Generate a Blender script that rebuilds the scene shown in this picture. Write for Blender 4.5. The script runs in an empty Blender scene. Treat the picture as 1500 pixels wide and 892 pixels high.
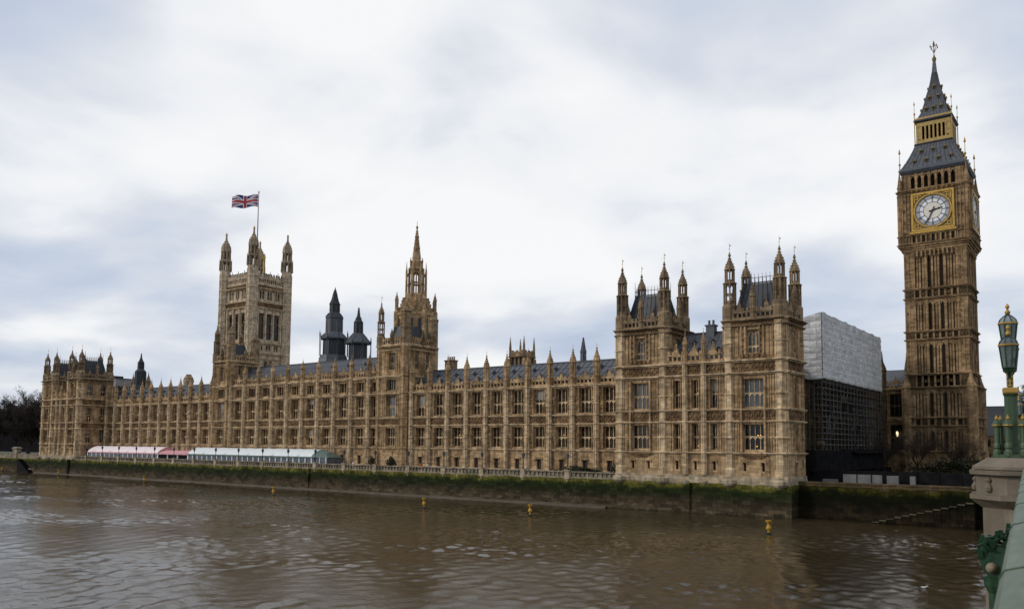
import bpy, math, random
from mathutils import Matrix, Vector
random.seed(7)
PI = math.pi
R = math.radians
S = bpy.context.scene
C = S.collection

# ------------------------------------------------------------------ camera
YAW, PITCH, ROLL = R(37.2), R(4.24), R(0.55)
CAM = Vector((41.8, -125.9, 10.6))
fw = Vector((-math.sin(YAW) * math.cos(PITCH), math.cos(YAW) * math.cos(PITCH), math.sin(PITCH)))
rt0 = Vector((math.cos(YAW), math.sin(YAW), 0))
up0 = rt0.cross(fw)
rt = rt0 * math.cos(ROLL) + up0 * math.sin(ROLL)
up = up0 * math.cos(ROLL) - rt0 * math.sin(ROLL)
cd = bpy.data.cameras.new('camera')
cam = bpy.data.objects.new('camera', cd)
C.objects.link(cam)
cam.matrix_world = Matrix(((rt.x, up.x, -fw.x, CAM.x), (rt.y, up.y, -fw.y, CAM.y), (rt.z, up.z, -fw.z, CAM.z), (0, 0, 0, 1)))
cd.sensor_width = 36
cd.lens = 28.8
cd.shift_y = 0.0787
cd.clip_start = 0.1
cd.clip_end = 12000
cd.dof.use_dof = True
cd.dof.focus_distance = 190
cd.dof.aperture_fstop = 4.0
S.camera = cam

# ------------------------------------------------------------------ node helpers
def nodes_of(m):
    m.use_nodes = True
    nt = m.node_tree
    nt.nodes.clear()
    return nt

def nd(nt, typ, ins=None, **props):
    n = nt.nodes.new(typ)
    for k, v in props.items():
        setattr(n, k, v)
    for k, v in (ins or {}).items():
        if isinstance(v, bpy.types.NodeSocket):
            nt.links.new(v, n.inputs[k])
        else:
            n.inputs[k].default_value = v
    return n

def ramp(nt, fac, stops, interp='LINEAR'):
    n = nt.nodes.new('ShaderNodeValToRGB')
    n.color_ramp.interpolation = interp
    el = n.color_ramp.elements
    while len(el) < len(stops):
        el.new(0.5)
    for e, (p, c) in zip(el, stops):
        e.position = p
        e.color = (c, c, c, 1) if not hasattr(c, '__len__') else (c[0], c[1], c[2], 1)
    nt.links.new(fac, n.inputs[0])
    return n.outputs[0]

def mix(nt, fac, a, b, blend='MIX'):
    n = nt.nodes.new('ShaderNodeMix')
    n.data_type = 'RGBA'
    n.blend_type = blend
    for sock, v in ((n.inputs[0], fac), (n.inputs[6], a), (n.inputs[7], b)):
        if isinstance(v, bpy.types.NodeSocket):
            nt.links.new(v, sock)
        elif hasattr(v, '__len__'):
            sock.default_value = (v[0], v[1], v[2], 1)
        else:
            sock.default_value = v
    return n.outputs[2]

def math_(nt, op, a, b=0.0, clamp=False):
    n = nt.nodes.new('ShaderNodeMath')
    n.operation = op
    n.use_clamp = clamp
    for i, v in enumerate((a, b)):
        if isinstance(v, bpy.types.NodeSocket):
            nt.links.new(v, n.inputs[i])
        else:
            n.inputs[i].default_value = v
    return n.outputs[0]

# ------------------------------------------------------------------ world: overcast sky
W = bpy.data.worlds.new('World')
S.world = W
W.use_nodes = True
nt = W.node_tree
nt.nodes.clear()
SUN_EL, SUN_AZ = R(24), R(-140)      # azimuth from +Y towards +X
sky = nd(nt, 'ShaderNodeTexSky', sky_type='NISHITA', sun_disc=False, sun_elevation=SUN_EL, sun_rotation=SUN_AZ)
tc = nd(nt, 'ShaderNodeTexCoord')
sep = nd(nt, 'ShaderNodeSeparateXYZ', {0: tc.outputs['Generated']})
zc = math_(nt, 'MAXIMUM', sep.outputs[2], 0.0)
zz = math_(nt, 'ADD', zc, 0.22)
cx = math_(nt, 'DIVIDE', sep.outputs[0], zz)
cy = math_(nt, 'DIVIDE', sep.outputs[1], zz)
cv = nd(nt, 'ShaderNodeCombineXYZ', {0: cx, 1: cy, 2: 3.7})
n1 = nd(nt, 'ShaderNodeTexNoise', {'Vector': cv.outputs[0], 'Scale': 1.55, 'Detail': 7.0, 'Roughness': 0.47, 'Distortion': 0.2})
n2 = nd(nt, 'ShaderNodeTexNoise', {'Vector': cv.outputs[0], 'Scale': 0.62, 'Detail': 3.0, 'Roughness': 0.5})
cl = math_(nt, 'ADD', math_(nt, 'MULTIPLY', n1.outputs[0], 0.66), math_(nt, 'MULTIPLY', n2.outputs[0], 0.34))
# thinner cloud towards the veiled sun
gd = Vector((math.sin(SUN_AZ) * math.cos(SUN_EL), math.cos(SUN_AZ) * math.cos(SUN_EL), math.sin(SUN_EL)))
thin = Vector((math.sin(R(-44)) * math.cos(R(19)), math.cos(R(-44)) * math.cos(R(19)), math.sin(R(19))))   # where the cloud deck is thinnest
dt = nd(nt, 'ShaderNodeVectorMath', {0: tc.outputs['Generated'], 1: thin}, operation='DOT_PRODUCT')
glow = math_(nt, 'POWER', math_(nt, 'MAXIMUM', dt.outputs['Value'], 0.0), 9.0)
cl2 = math_(nt, 'ADD', cl, math_(nt, 'MULTIPLY', glow, 0.10))
cloud = ramp(nt, cl2, [(0.42, (5.1, 5.8, 7.3)), (0.48, (6.1, 6.75, 7.9)), (0.53, (7.3, 7.7, 8.45)), (0.585, (9.1, 9.25, 9.5)), (0.64, (9.9, 9.9, 9.95))])
skyc = mix(nt, 0.93, sky.outputs[0], cloud)
bg = nd(nt, 'ShaderNodeBackground', {'Color': skyc, 'Strength': 0.1})
out = nd(nt, 'ShaderNodeOutputWorld', {0: bg.outputs[0]})

sd = bpy.data.lights.new('sun', 'SUN')
sd.energy = 1.3
sd.angle = R(11)
sd.color = (1.0, 0.95, 0.88)
sun = bpy.data.objects.new('sun', sd)
C.objects.link(sun)
sun.rotation_euler = (-gd).to_track_quat('-Z', 'Y').to_euler()

S.view_settings.view_transform = 'Standard'
S.view_settings.look = 'None'
S.view_settings.exposure = 0.0
S.view_settings.gamma = 1.0
S.view_settings.use_curve_mapping = False
S.render.engine = 'CYCLES'
S.cycles.max_bounces = 6
S.cycles.diffuse_bounces = 3
S.cycles.glossy_bounces = 3
S.cycles.transmission_bounces = 3

# ------------------------------------------------------------------ materials
M = {}
def principled(nt, col, rough=0.8, bump=None, metal=0.0, spec=0.5, ior=None, emit=None):
    b = nt.nodes.new('ShaderNodeBsdfPrincipled')
    for k, v in (('Base Color', col), ('Roughness', rough), ('Metallic', metal)):
        if isinstance(v, bpy.types.NodeSocket):
            nt.links.new(v, b.inputs[k])
        elif hasattr(v, '__len__'):
            b.inputs[k].default_value = (v[0], v[1], v[2], 1)
        else:
            b.inputs[k].default_value = v
    b.inputs['Specular IOR Level'].default_value = spec
    if ior:
        b.inputs['IOR'].default_value = ior
    if bump is not None:
        nt.links.new(bump, b.inputs['Normal'])
    if emit:
        b.inputs['Emission Color'].default_value = (*emit[0], 1)
        b.inputs['Emission Strength'].default_value = emit[1]
    o = nt.nodes.new('ShaderNodeOutputMaterial')
    nt.links.new(b.outputs[0], o.inputs[0])
    return b

def stone(name, light, dark, grime, bump=0.25, brick=True, soot=0.5):
    m = bpy.data.materials.new(name)
    nt = nodes_of(m)
    g = nd(nt, 'ShaderNodeNewGeometry')
    p = g.outputs['Position']
    sp = nd(nt, 'ShaderNodeSeparateXYZ', {0: p})
    u = math_(nt, 'ADD', sp.outputs[0], sp.outputs[1])
    bl = nd(nt, 'ShaderNodeTexNoise', {'Vector': p, 'Scale': 0.35, 'Detail': 6.0, 'Roughness': 0.62})
    fn = nd(nt, 'ShaderNodeTexNoise', {'Vector': p, 'Scale': 3.5, 'Detail': 5.0, 'Roughness': 0.65})
    mp = nd(nt, 'ShaderNodeMapping', {'Vector': p, 'Scale': (1.6, 1.6, 0.16)})
    st = nd(nt, 'ShaderNodeTexNoise', {'Vector': mp.outputs[0], 'Scale': 1.0, 'Detail': 5.0, 'Roughness': 0.6})
    c1 = mix(nt, ramp(nt, bl.outputs[0], [(0.40, 0.0), (0.60, 1.0)]), dark, light)
    c2 = mix(nt, ramp(nt, fn.outputs[0], [(0.3, 0.55), (0.7, 0.0)]), c1, dark)
    if brick:
        bv = nd(nt, 'ShaderNodeCombineXYZ', {0: u, 1: sp.outputs[2], 2: 0.0})
        br = nd(nt, 'ShaderNodeTexBrick', {'Vector': bv.outputs[0], 'Color1': (0.62, 0.61, 0.60, 1), 'Color2': (1.2, 1.17, 1.1, 1),
                                           'Mortar': (0.6, 0.58, 0.55, 1), 'Scale': 1.0, 'Mortar Size': 0.012, 'Bias': 0.1,
                                           'Brick Width': 0.95, 'Row Height': 0.42})
        c2 = mix(nt, 1.0, c2, br.outputs[0], 'MULTIPLY')
    c3 = mix(nt, ramp(nt, st.outputs[0], [(0.50, 0.0), (0.72, soot)]), c2, grime)
    bp = nd(nt, 'ShaderNodeBump', {'Height': fn.outputs[0], 'Strength': bump, 'Distance': 0.12})
    principled(nt, c3, 0.9, bp.outputs[0], spec=0.15)
    M[name] = m

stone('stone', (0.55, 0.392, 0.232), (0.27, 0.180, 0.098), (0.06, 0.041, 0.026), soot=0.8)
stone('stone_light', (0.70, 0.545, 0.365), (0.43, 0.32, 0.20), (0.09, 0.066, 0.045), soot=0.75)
stone('stone_haze_grey', (0.66, 0.545, 0.405), (0.42, 0.34, 0.245), (0.12, 0.09, 0.065), soot=0.6)  # far flag tower: distance haze put into the stone colour as grey
stone('stone_haze_soot', (0.43, 0.345, 0.25), (0.24, 0.19, 0.135), (0.07, 0.055, 0.042), soot=0.7)  # darker turret heads, with the same haze grey in the colour
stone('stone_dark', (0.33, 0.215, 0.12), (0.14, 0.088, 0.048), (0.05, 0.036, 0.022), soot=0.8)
stone('stone_soot', (0.34, 0.25, 0.16), (0.18, 0.13, 0.08), (0.06, 0.045, 0.03), soot=0.75)
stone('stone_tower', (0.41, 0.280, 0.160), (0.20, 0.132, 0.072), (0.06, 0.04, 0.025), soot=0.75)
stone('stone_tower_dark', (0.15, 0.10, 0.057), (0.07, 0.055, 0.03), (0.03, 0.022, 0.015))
stone('stone_pale', (0.50, 0.42, 0.31), (0.30, 0.245, 0.17), (0.09, 0.08, 0.05), soot=0.7)
stone('pier_stone', (0.30, 0.25, 0.19), (0.17, 0.14, 0.105), (0.10, 0.08, 0.06), bump=0.3, brick=False)

def simple(name, a, b, scale=2.0, rough=0.6, bump=0.1, metal=0.0, spec=0.4, stretch=(1, 1, 1), dist=0.05, emit=None):
    m = bpy.data.materials.new(name)
    nt = nodes_of(m)
    g = nd(nt, 'ShaderNodeNewGeometry')
    mp = nd(nt, 'ShaderNodeMapping', {'Vector': g.outputs['Position'], 'Scale': stretch})
    n = nd(nt, 'ShaderNodeTexNoise', {'Vector': mp.outputs[0], 'Scale': scale, 'Detail': 5.0, 'Roughness': 0.6})
    c = mix(nt, ramp(nt, n.outputs[0], [(0.32, 0.0), (0.68, 1.0)]), a, b)
    bp = nd(nt, 'ShaderNodeBump', {'Height': n.outputs[0], 'Strength': bump, 'Distance': dist})
    rr = math_(nt, 'ADD', math_(nt, 'MULTIPLY', n.outputs[0], 0.3), rough - 0.15, True)
    principled(nt, c, rr, bp.outputs[0], metal, spec, emit=emit)
    M[name] = m

simple('slate', (0.045, 0.049, 0.057), (0.105, 0.112, 0.128), 1.6, 0.55, 0.15)
simple('slate_seam', (0.035, 0.038, 0.044), (0.06, 0.064, 0.072), 1.0, 0.6, 0.1)
simple('iron_black', (0.014, 0.018, 0.024), (0.032, 0.038, 0.047), 1.2, 0.5, 0.1)
simple('iron_grey', (0.045, 0.052, 0.062), (0.085, 0.095, 0.11), 1.2, 0.5, 0.1)
simple('gilt_dark', (0.10, 0.07, 0.025), (0.24, 0.165, 0.06), 4.0, 0.5, 0.2, metal=0.3)
simple('gold', (0.30, 0.18, 0.035), (0.52, 0.33, 0.085), 2.5, 0.45, 0.1, metal=0.55)
simple('gold_stone', (0.26, 0.175, 0.055), (0.46, 0.32, 0.115), 2.0, 0.6, 0.15, metal=0.25)
simple('door_wood', (0.022, 0.015, 0.012), (0.045, 0.025, 0.018), 3.0, 0.6, 0.1)
simple('blind', (0.20, 0.19, 0.165), (0.34, 0.32, 0.28), 1.5, 0.7, 0.05)
simple('slit_dark', (0.018, 0.014, 0.010), (0.04, 0.03, 0.02), 1.0, 0.9, 0.0, spec=0.0)
simple('void', (0.006, 0.006, 0.007), (0.012, 0.011, 0.010), 2.0, 0.9, 0.0, spec=0.1)
simple('louvre', (0.03, 0.024, 0.018), (0.06, 0.045, 0.03), 2.0, 0.8, 0.1)
simple('tent_pink', (0.76, 0.62, 0.63), (0.86, 0.77, 0.77), 1.5, 0.6, 0.1, stretch=(3, 0.3, 0.3))
simple('tent_rose', (0.55, 0.25, 0.27), (0.68, 0.36, 0.38), 1.5, 0.6, 0.1)
simple('tent_white', (0.60, 0.64, 0.635), (0.76, 0.79, 0.785), 1.2, 0.6, 0.1, stretch=(3, 0.3, 0.3))
simple('tent_green', (0.075, 0.115, 0.10), (0.13, 0.18, 0.16), 1.5, 0.6, 0.1)
simple('white_paint', (0.55, 0.57, 0.57), (0.75, 0.76, 0.75), 2.0, 0.5, 0.05)
simple('pvc_window', (0.05, 0.06, 0.07), (0.14, 0.16, 0.19), 1.2, 0.25, 0.05, stretch=(2, 1, 1))
simple('land', (0.08, 0.075, 0.06), (0.13, 0.12, 0.10), 0.3, 0.9, 0.1)
simple('paving', (0.16, 0.14, 0.115), (0.24, 0.21, 0.17), 0.8, 0.85, 0.1)
simple('grass', (0.035, 0.06, 0.012), (0.07, 0.10, 0.02), 1.0, 0.9, 0.4)
simple('leaf_dark', (0.010, 0.018, 0.007), (0.024, 0.036, 0.012), 2.0, 0.7, 0.2)
simple('bark', (0.018, 0.013, 0.011), (0.035, 0.026, 0.021), 1.5, 0.9, 0.3)
simple('twig', (0.020, 0.014, 0.012), (0.040, 0.028, 0.022), 0.4, 0.9, 0.0)
simple('bark_brown', (0.03, 0.02, 0.014), (0.055, 0.036, 0.025), 1.5, 0.9, 0.0)
simple('green_paint', (0.028, 0.056, 0.024), (0.054, 0.090, 0.042), 3.0, 0.4, 0.06)
simple('green_coping', (0.070, 0.102, 0.070), (0.145, 0.178, 0.132), 9.0, 0.6, 0.5, stretch=(1.5, 0.5, 1), dist=0.01)
simple('green_dark', (0.012, 0.04, 0.02), (0.03, 0.075, 0.038), 6.0, 0.4, 0.2)
simple('asphalt', (0.04, 0.04, 0.042), (0.06, 0.06, 0.062), 4.0, 0.9, 0.1)
simple('steel', (0.045, 0.043, 0.041), (0.11, 0.107, 0.103), 2.0, 0.5, 0.0, metal=0.3)
simple('plank', (0.08, 0.065, 0.05), (0.16, 0.13, 0.10), 2.0, 0.8, 0.1)
simple('hoard_dark', (0.008, 0.008, 0.009), (0.017, 0.016, 0.017), 0.8, 0.9, 0.05, spec=0.0)
simple('hoard_white', (0.07, 0.07, 0.07), (0.17, 0.17, 0.165), 0.5, 0.7, 0.05, stretch=(1, 2.5, 1))
simple('clock_cream', (0.62, 0.57, 0.49), (0.74, 0.69, 0.61), 1.0, 0.5, 0.0)
simple('clock_white', (0.66, 0.66, 0.67), (0.80, 0.80, 0.80), 1.0, 0.5, 0.0)
simple('clock_grey', (0.30, 0.31, 0.34), (0.42, 0.43, 0.46), 2.0, 0.5, 0.0)
simple('clock_line', (0.03, 0.035, 0.05), (0.06, 0.065, 0.08), 2.0, 0.5, 0.0)
simple('black', (0.006, 0.006, 0.007), (0.014, 0.014, 0.015), 2.0, 0.5, 0.0)
simple('yellow_paint', (0.36, 0.19, 0.01), (0.48, 0.27, 0.02), 3.0, 0.5, 0.05)
simple('flag_red', (0.45, 0.03, 0.04), (0.55, 0.05, 0.06), 1.0, 0.8, 0.0)
simple('flag_white', (0.72, 0.72, 0.75), (0.80, 0.80, 0.82), 1.0, 0.8, 0.0)
simple('flag_blue', (0.03, 0.045, 0.17), (0.05, 0.065, 0.22), 1.0, 0.8, 0.0)
simple('skin', (0.50, 0.30, 0.21), (0.58, 0.36, 0.26), 2.0, 0.6, 0.0)
simple('cloth_white', (0.65, 0.66, 0.70), (0.75, 0.76, 0.80), 2.0, 0.8, 0.1)
simple('cloth_red', (0.45, 0.03, 0.02), (0.55, 0.05, 0.03), 2.0, 0.8, 0.1)
simple('cloth_yellow', (0.70, 0.50, 0.03), (0.80, 0.60, 0.05), 2.0, 0.8, 0.1)
simple('cloth_navy', (0.02, 0.02, 0.03), (0.04, 0.04, 0.06), 2.0, 0.8, 0.1)
simple('hair', (0.02, 0.013, 0.01), (0.04, 0.026, 0.02), 2.0, 0.6, 0.0)
simple('feather', (0.60, 0.60, 0.60), (0.78, 0.78, 0.78), 6.0, 0.7, 0.1)
simple('far_wall', (0.16, 0.16, 0.165), (0.24, 0.235, 0.23), 0.1, 0.8, 0.0)
simple('far_roof', (0.022, 0.023, 0.026), (0.04, 0.042, 0.046), 0.2, 0.8, 0.0)
simple('lamp_glow', (1, 0.6, 0.2), (1, 0.6, 0.2), 1, 0.5, 0.0, emit=((1.0, 0.48, 0.12), 1.1))
simple('lamp_glow_white', (1, 0.9, 0.7), (1, 0.9, 0.7), 1, 0.5, 0.0, emit=((1.0, 0.78, 0.48), 1.4))

def glass_mat(name, a, b, rough=0.12, ior=1.75):
    m = bpy.data.materials.new(name)
    nt = nodes_of(m)
    g = nd(nt, 'ShaderNodeNewGeometry')
    mp = nd(nt, 'ShaderNodeMapping', {'Vector': g.outputs['Position'], 'Scale': (1, 1, 0.6)})
    n = nd(nt, 'ShaderNodeTexNoise', {'Vector': mp.outputs[0], 'Scale': 0.7, 'Detail': 4.0})
    oi = nd(nt, 'ShaderNodeObjectInfo')
    f = math_(nt, 'ADD', math_(nt, 'MULTIPLY', n.outputs[0], 0.6), math_(nt, 'MULTIPLY', oi.outputs['Random'], 0.55))
    c = mix(nt, ramp(nt, f, [(0.40, 0.0), (0.85, 1.0)]), a, b)
    w = nd(nt, 'ShaderNodeTexVoronoi', {'Vector': g.outputs['Position'], 'Scale': 3.0})
    bp = nd(nt, 'ShaderNodeBump', {'Height': w.outputs[0], 'Strength': 0.35, 'Distance': 0.05})
    principled(nt, c, rough, bp.outputs[0], ior=ior)
    M[name] = m
glass_mat('glass', (0.006, 0.006, 0.006), (0.026, 0.023, 0.020), 0.15, 1.42)
glass_mat('glass_pale', (0.03, 0.033, 0.035), (0.125, 0.135, 0.14), 0.2, 1.55)
glass_mat('lantern_glass', (0.06, 0.085, 0.075), (0.20, 0.235, 0.23), 0.12, 1.6)
glass_mat('glass_green', (0.02, 0.10, 0.04), (0.05, 0.20, 0.08), 0.15, 1.6)

# quay wall: tide zones of mud, bare stone, weed and bright moss
m = bpy.data.materials.new('quay_wall'); M['quay_wall'] = m
nt = nodes_of(m)
g = nd(nt, 'ShaderNodeNewGeometry'); p = g.outputs['Position']
sp = nd(nt, 'ShaderNodeSeparateXYZ', {0: p})
n1 = nd(nt, 'ShaderNodeTexNoise', {'Vector': p, 'Scale': 0.28, 'Detail': 7.0, 'Roughness': 0.65})
n2 = nd(nt, 'ShaderNodeTexNoise', {'Vector': p, 'Scale': 2.2, 'Detail': 5.0, 'Roughness': 0.65})
mps = nd(nt, 'ShaderNodeMapping', {'Vector': p, 'Scale': (2.2, 2.2, 0.15)})
n3 = nd(nt, 'ShaderNodeTexNoise', {'Vector': mps.outputs[0], 'Scale': 0.8, 'Detail': 4.0})
zz = math_(nt, 'ADD', sp.outputs[2], math_(nt, 'MULTIPLY', math_(nt, 'SUBTRACT', n1.outputs[0], 0.5), 2.6))
zz = math_(nt, 'ADD', zz, math_(nt, 'MULTIPLY', math_(nt, 'SUBTRACT', n3.outputs[0], 0.5), 1.2))
zn = math_(nt, 'DIVIDE', zz, 7.0)
base = ramp(nt, zn, [(0.02, (0.045, 0.035, 0.022)), (0.07, (0.10, 0.078, 0.050)), (0.22, (0.062, 0.047, 0.030)), (0.34, (0.036, 0.032, 0.018)),
                     (0.46, (0.016, 0.024, 0.008)), (0.56, (0.022, 0.034, 0.008)), (0.61, (0.085, 0.088, 0.016)), (0.70, (0.165, 0.15, 0.035)), (0.735, (0.30, 0.255, 0.18))])
u = math_(nt, 'ADD', sp.outputs[0], sp.outputs[1])
bv = nd(nt, 'ShaderNodeCombineXYZ', {0: u, 1: sp.outputs[2], 2: 0.0})
br = nd(nt, 'ShaderNodeTexBrick', {'Vector': bv.outputs[0], 'Color1': (0.40, 0.40, 0.40, 1), 'Color2': (1.6, 1.5, 1.4, 1), 'Mortar': (0.35, 0.35, 0.32, 1),
                                   'Scale': 1.0, 'Mortar Size': 0.02, 'Brick Width': 1.4, 'Row Height': 0.6})
col = mix(nt, 0.8, base, br.outputs[0], 'MULTIPLY')
col = mix(nt, ramp(nt, n2.outputs[0], [(0.35, 0.55), (0.65, 0.0)]), col, (0.012, 0.013, 0.007))
bp = nd(nt, 'ShaderNodeBump', {'Height': n2.outputs[0], 'Strength': 0.5, 'Distance': 0.15})
principled(nt, col, 0.9, bp.outputs[0], spec=0.08)

m2 = M['quay_wall'].copy(); m2.name = 'quay_weed_shade'; M['quay_weed_shade'] = m2  # darker copy: wet weed, with the wall's shading put into the colour
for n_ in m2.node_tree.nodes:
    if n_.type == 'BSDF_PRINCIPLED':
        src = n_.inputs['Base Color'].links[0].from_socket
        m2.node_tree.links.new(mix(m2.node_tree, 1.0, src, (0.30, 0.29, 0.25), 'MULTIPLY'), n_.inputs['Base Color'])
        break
# parapet stone, streaked
stone('weed_stone', (0.16, 0.135, 0.09), (0.07, 0.06, 0.035), (0.03, 0.03, 0.012), soot=0.9)
stone('parapet_stone', (0.34, 0.29, 0.225), (0.20, 0.17, 0.13), (0.06, 0.06, 0.035), soot=0.85)

# water
m = bpy.data.materials.new('river_water'); M['river_water'] = m
nt = nodes_of(m)
g = nd(nt, 'ShaderNodeNewGeometry'); p = g.outputs['Position']
mpa = nd(nt, 'ShaderNodeMapping', {'Vector': p, 'Rotation': (0, 0, R(-25)), 'Scale': (0.55, 1.0, 1.0)})
wa = nd(nt, 'ShaderNodeTexNoise', {'Vector': mpa.outputs[0], 'Scale': 0.42, 'Detail': 3.0, 'Roughness': 0.5, 'Distortion': 0.4})
wb = nd(nt, 'ShaderNodeTexNoise', {'Vector': mpa.outputs[0], 'Scale': 1.5, 'Detail': 5.0, 'Roughness': 0.58, 'Distortion': 0.5})
wc = nd(nt, 'ShaderNodeTexNoise', {'Vector': p, 'Scale': 0.035, 'Detail': 4.0, 'Roughness': 0.55, 'Distortion': 0.6})
h = math_(nt, 'ADD', math_(nt, 'MULTIPLY', wa.outputs[0], 0.3), math_(nt, 'MULTIPLY', wb.outputs[0], 0.5))
amp = ramp(nt, wc.outputs[0], [(0.38, 0.35), (0.60, 1.0)])
wd = nd(nt, 'ShaderNodeTexNoise', {'Vector': mpa.outputs[0], 'Scale': 3.6, 'Detail': 4.0, 'Roughness': 0.65, 'Distortion': 0.3})
h = math_(nt, 'ADD', h, math_(nt, 'MULTIPLY', wd.outputs[0], 0.62))
bp = nd(nt, 'ShaderNodeBump', {'Height': h, 'Strength': math_(nt, 'MULTIPLY', amp, 1.0), 'Distance': 0.06})
colw = mix(nt, ramp(nt, wc.outputs[0], [(0.35, 0.0), (0.65, 1.0)]), (0.038, 0.027, 0.013), (0.054, 0.041, 0.023))
principled(nt, colw, 0.08, bp.outputs[0], ior=1.33)

# ------------------------------------------------------------------ mesh builder
class MB:
    def __init__(s):
        s.v = []; s.f = []
    def pts(s, ps):
        i = len(s.v); s.v.extend([tuple(q) for q in ps]); return i
    def poly(s, ps):
        i = s.pts(ps); s.f.append(tuple(range(i, i + len(ps))))
    def hexa(s, q):
        i = s.pts(q)
        for a in ((0, 3, 2, 1), (4, 5, 6, 7), (0, 1, 5, 4), (1, 2, 6, 5), (2, 3, 7, 6), (3, 0, 4, 7)):
            s.f.append(tuple(i + k for k in a))
    def box(s, x0, x1, y0, y1, z0, z1):
        s.hexa([(x0, y0, z0), (x1, y0, z0), (x1, y1, z0), (x0, y1, z0), (x0, y0, z1), (x1, y0, z1), (x1, y1, z1), (x0, y1, z1)])
    def frust(s, x, y, z0, z1, hx0, hy0, hx1, hy1):
        s.hexa([(x - hx0, y - hy0, z0), (x + hx0, y - hy0, z0), (x + hx0, y + hy0, z0), (x - hx0, y + hy0, z0),
                (x - hx1, y - hy1, z1), (x + hx1, y - hy1, z1), (x + hx1, y + hy1, z1), (x - hx1, y + hy1, z1)])
    def lathe(s, x, y, prof, n=8, rot=None):
        rot = PI / n if rot is None else rot
        rings = []
        for r, z in prof:
            rings.append(s.pts([(x + r * math.cos(rot + 2 * PI * k / n), y + r * math.sin(rot + 2 * PI * k / n), z) for k in range(n)]))
        for a, b in zip(rings, rings[1:]):
            for k in range(n):
                k2 = (k + 1) % n
                s.f.append((a + k, a + k2, b + k2, b + k))
        s.f.append(tuple(rings[0] + k for k in reversed(range(n))))
        s.f.append(tuple(rings[-1] + k for k in range(n)))
    def bar(s, p, q, w, w2=None):
        p = Vector(p); q = Vector(q); w2 = w if w2 is None else w2
        d = (q - p)
        if d.length < 1e-6: return
        d.normalize()
        a = d.cross(Vector((0, 0, 1)))
        if a.length < 0.05: a = Vector((1, 0, 0))
        a.normalize(); b = d.cross(a)
        P = [p - a * w - b * w, p + a * w - b * w, p + a * w + b * w, p - a * w + b * w]
        Q = [q - a * w2 - b * w2, q + a * w2 - b * w2, q + a * w2 + b * w2, q - a * w2 + b * w2]
        s.hexa(P + Q)
    def mesh(s, name, mat, off=(0, 0, 0), smooth=False):
        me = bpy.data.meshes.new(name)
        ox, oy, oz = off
        me.from_pydata([(a - ox, b - oy, c - oz) for a, b, c in s.v], [], s.f)
        me.materials.append(M[mat] if isinstance(mat, str) else mat)
        if smooth:
            for pl in me.polygons: pl.use_smooth = True
        me.update()
        return me

def tag(o, label=None, cat=None, group=None, kind=None):
    if label: o['label'] = label
    if cat: o['category'] = cat
    if group: o['group'] = group
    if kind: o['kind'] = kind
    return o

def empty(name, loc, label, cat, group=None, rz=0.0):
    o = bpy.data.objects.new(name, None)
    C.objects.link(o)
    o.location = loc
    o.rotation_euler = (0, 0, rz)
    o.empty_display_size = 0.5
    return tag(o, label, cat, group)

def obj(name, me, parent=None, loc=(0, 0, 0), rz=0.0, label=None):
    o = bpy.data.objects.new(name, me)
    C.objects.link(o)
    o.location = loc
    o.rotation_euler = (0, 0, rz)
    if parent is not None: o.parent = parent
    if label: o['label'] = label
    return o

def part(name, mb, mat, root, label=None, smooth=False):
    """mesh given in world coordinates, parented to an unrotated root"""
    if not mb.v: return None
    return obj(name, mb.mesh(name, mat, tuple(root.location), smooth), root, label=label)

def place(name, me, root, wloc, rz=0.0, label=None):
    L = root.location
    return obj(name, me, root, (wloc[0] - L.x, wloc[1] - L.y, wloc[2] - L.z), rz, label)

def copy_tree(o, parent=None):
    c = o.copy()
    C.objects.link(c)
    if parent is not None:
        c.parent = parent
    for ch in list(o.children):
        copy_tree(ch, c)
    return c

# facade frames: u along the face, d outwards, z up
class Fr:
    def __init__(s, kind, c):
        s.kind = kind
        s.rz = {'E': 0, 'N': PI / 2, 'W': PI, 'S': -PI / 2}[kind]
        s.c = c
        s.U = {'E': (1, 0), 'N': (0, 1), 'W': (-1, 0), 'S': (0, -1)}[kind]
        s.N = {'E': (0, -1), 'N': (1, 0), 'W': (0, 1), 'S': (-1, 0)}[kind]
        s.o = (0, c) if kind in 'EW' else (c, 0)
    def __call__(s, u, d, z):
        # u is always the world coordinate along the face
        if s.kind == 'E': return (u, s.c - d, z)
        if s.kind == 'W': return (u, s.c + d, z)
        if s.kind == 'N': return (s.c + d, u, z)
        return (s.c - d, u, z)
def fbox(mb, F, u0, u1, d0, d1, z0, z1):
    a = F(u0, d0, z0); b = F(u1, d1, z1)
    mb.box(min(a[0], b[0]), max(a[0], b[0]), min(a[1], b[1]), max(a[1], b[1]), z0, z1)

def wall_open(mb, F, u0, u1, z0, z1, ops, depth=0.8):
    us = sorted({u0, u1} | {o[0] for o in ops} | {o[1] for o in ops})
    zs = sorted({z0, z1} | {o[2] for o in ops} | {o[3] for o in ops})
    for i in range(len(us) - 1):
        run = None
        for j in range(len(zs) - 1):
            uc = (us[i] + us[i + 1]) / 2; zc_ = (zs[j] + zs[j + 1]) / 2
            if any(o[0] < uc < o[1] and o[2] < zc_ < o[3] for o in ops): continue
            mb.poly([F(us[i], 0, zs[j]), F(us[i + 1], 0, zs[j]), F(us[i + 1], 0, zs[j + 1]), F(us[i], 0, zs[j + 1])])
    for a, b, c, d in ops:
        mb.poly([F(a, 0, c), F(a, -depth, c), F(a, -depth, d), F(a, 0, d)])
        mb.poly([F(b, 0, c), F(b, 0, d), F(b, -depth, d), F(b, -depth, c)])
        mb.poly([F(a, 0, c), F(b, 0, c), F(b, -depth, c), F(a, -depth, c)])
        mb.poly([F(a, 0, d), F(a, -depth, d), F(b, -depth, d), F(b, 0, d)])

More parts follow.
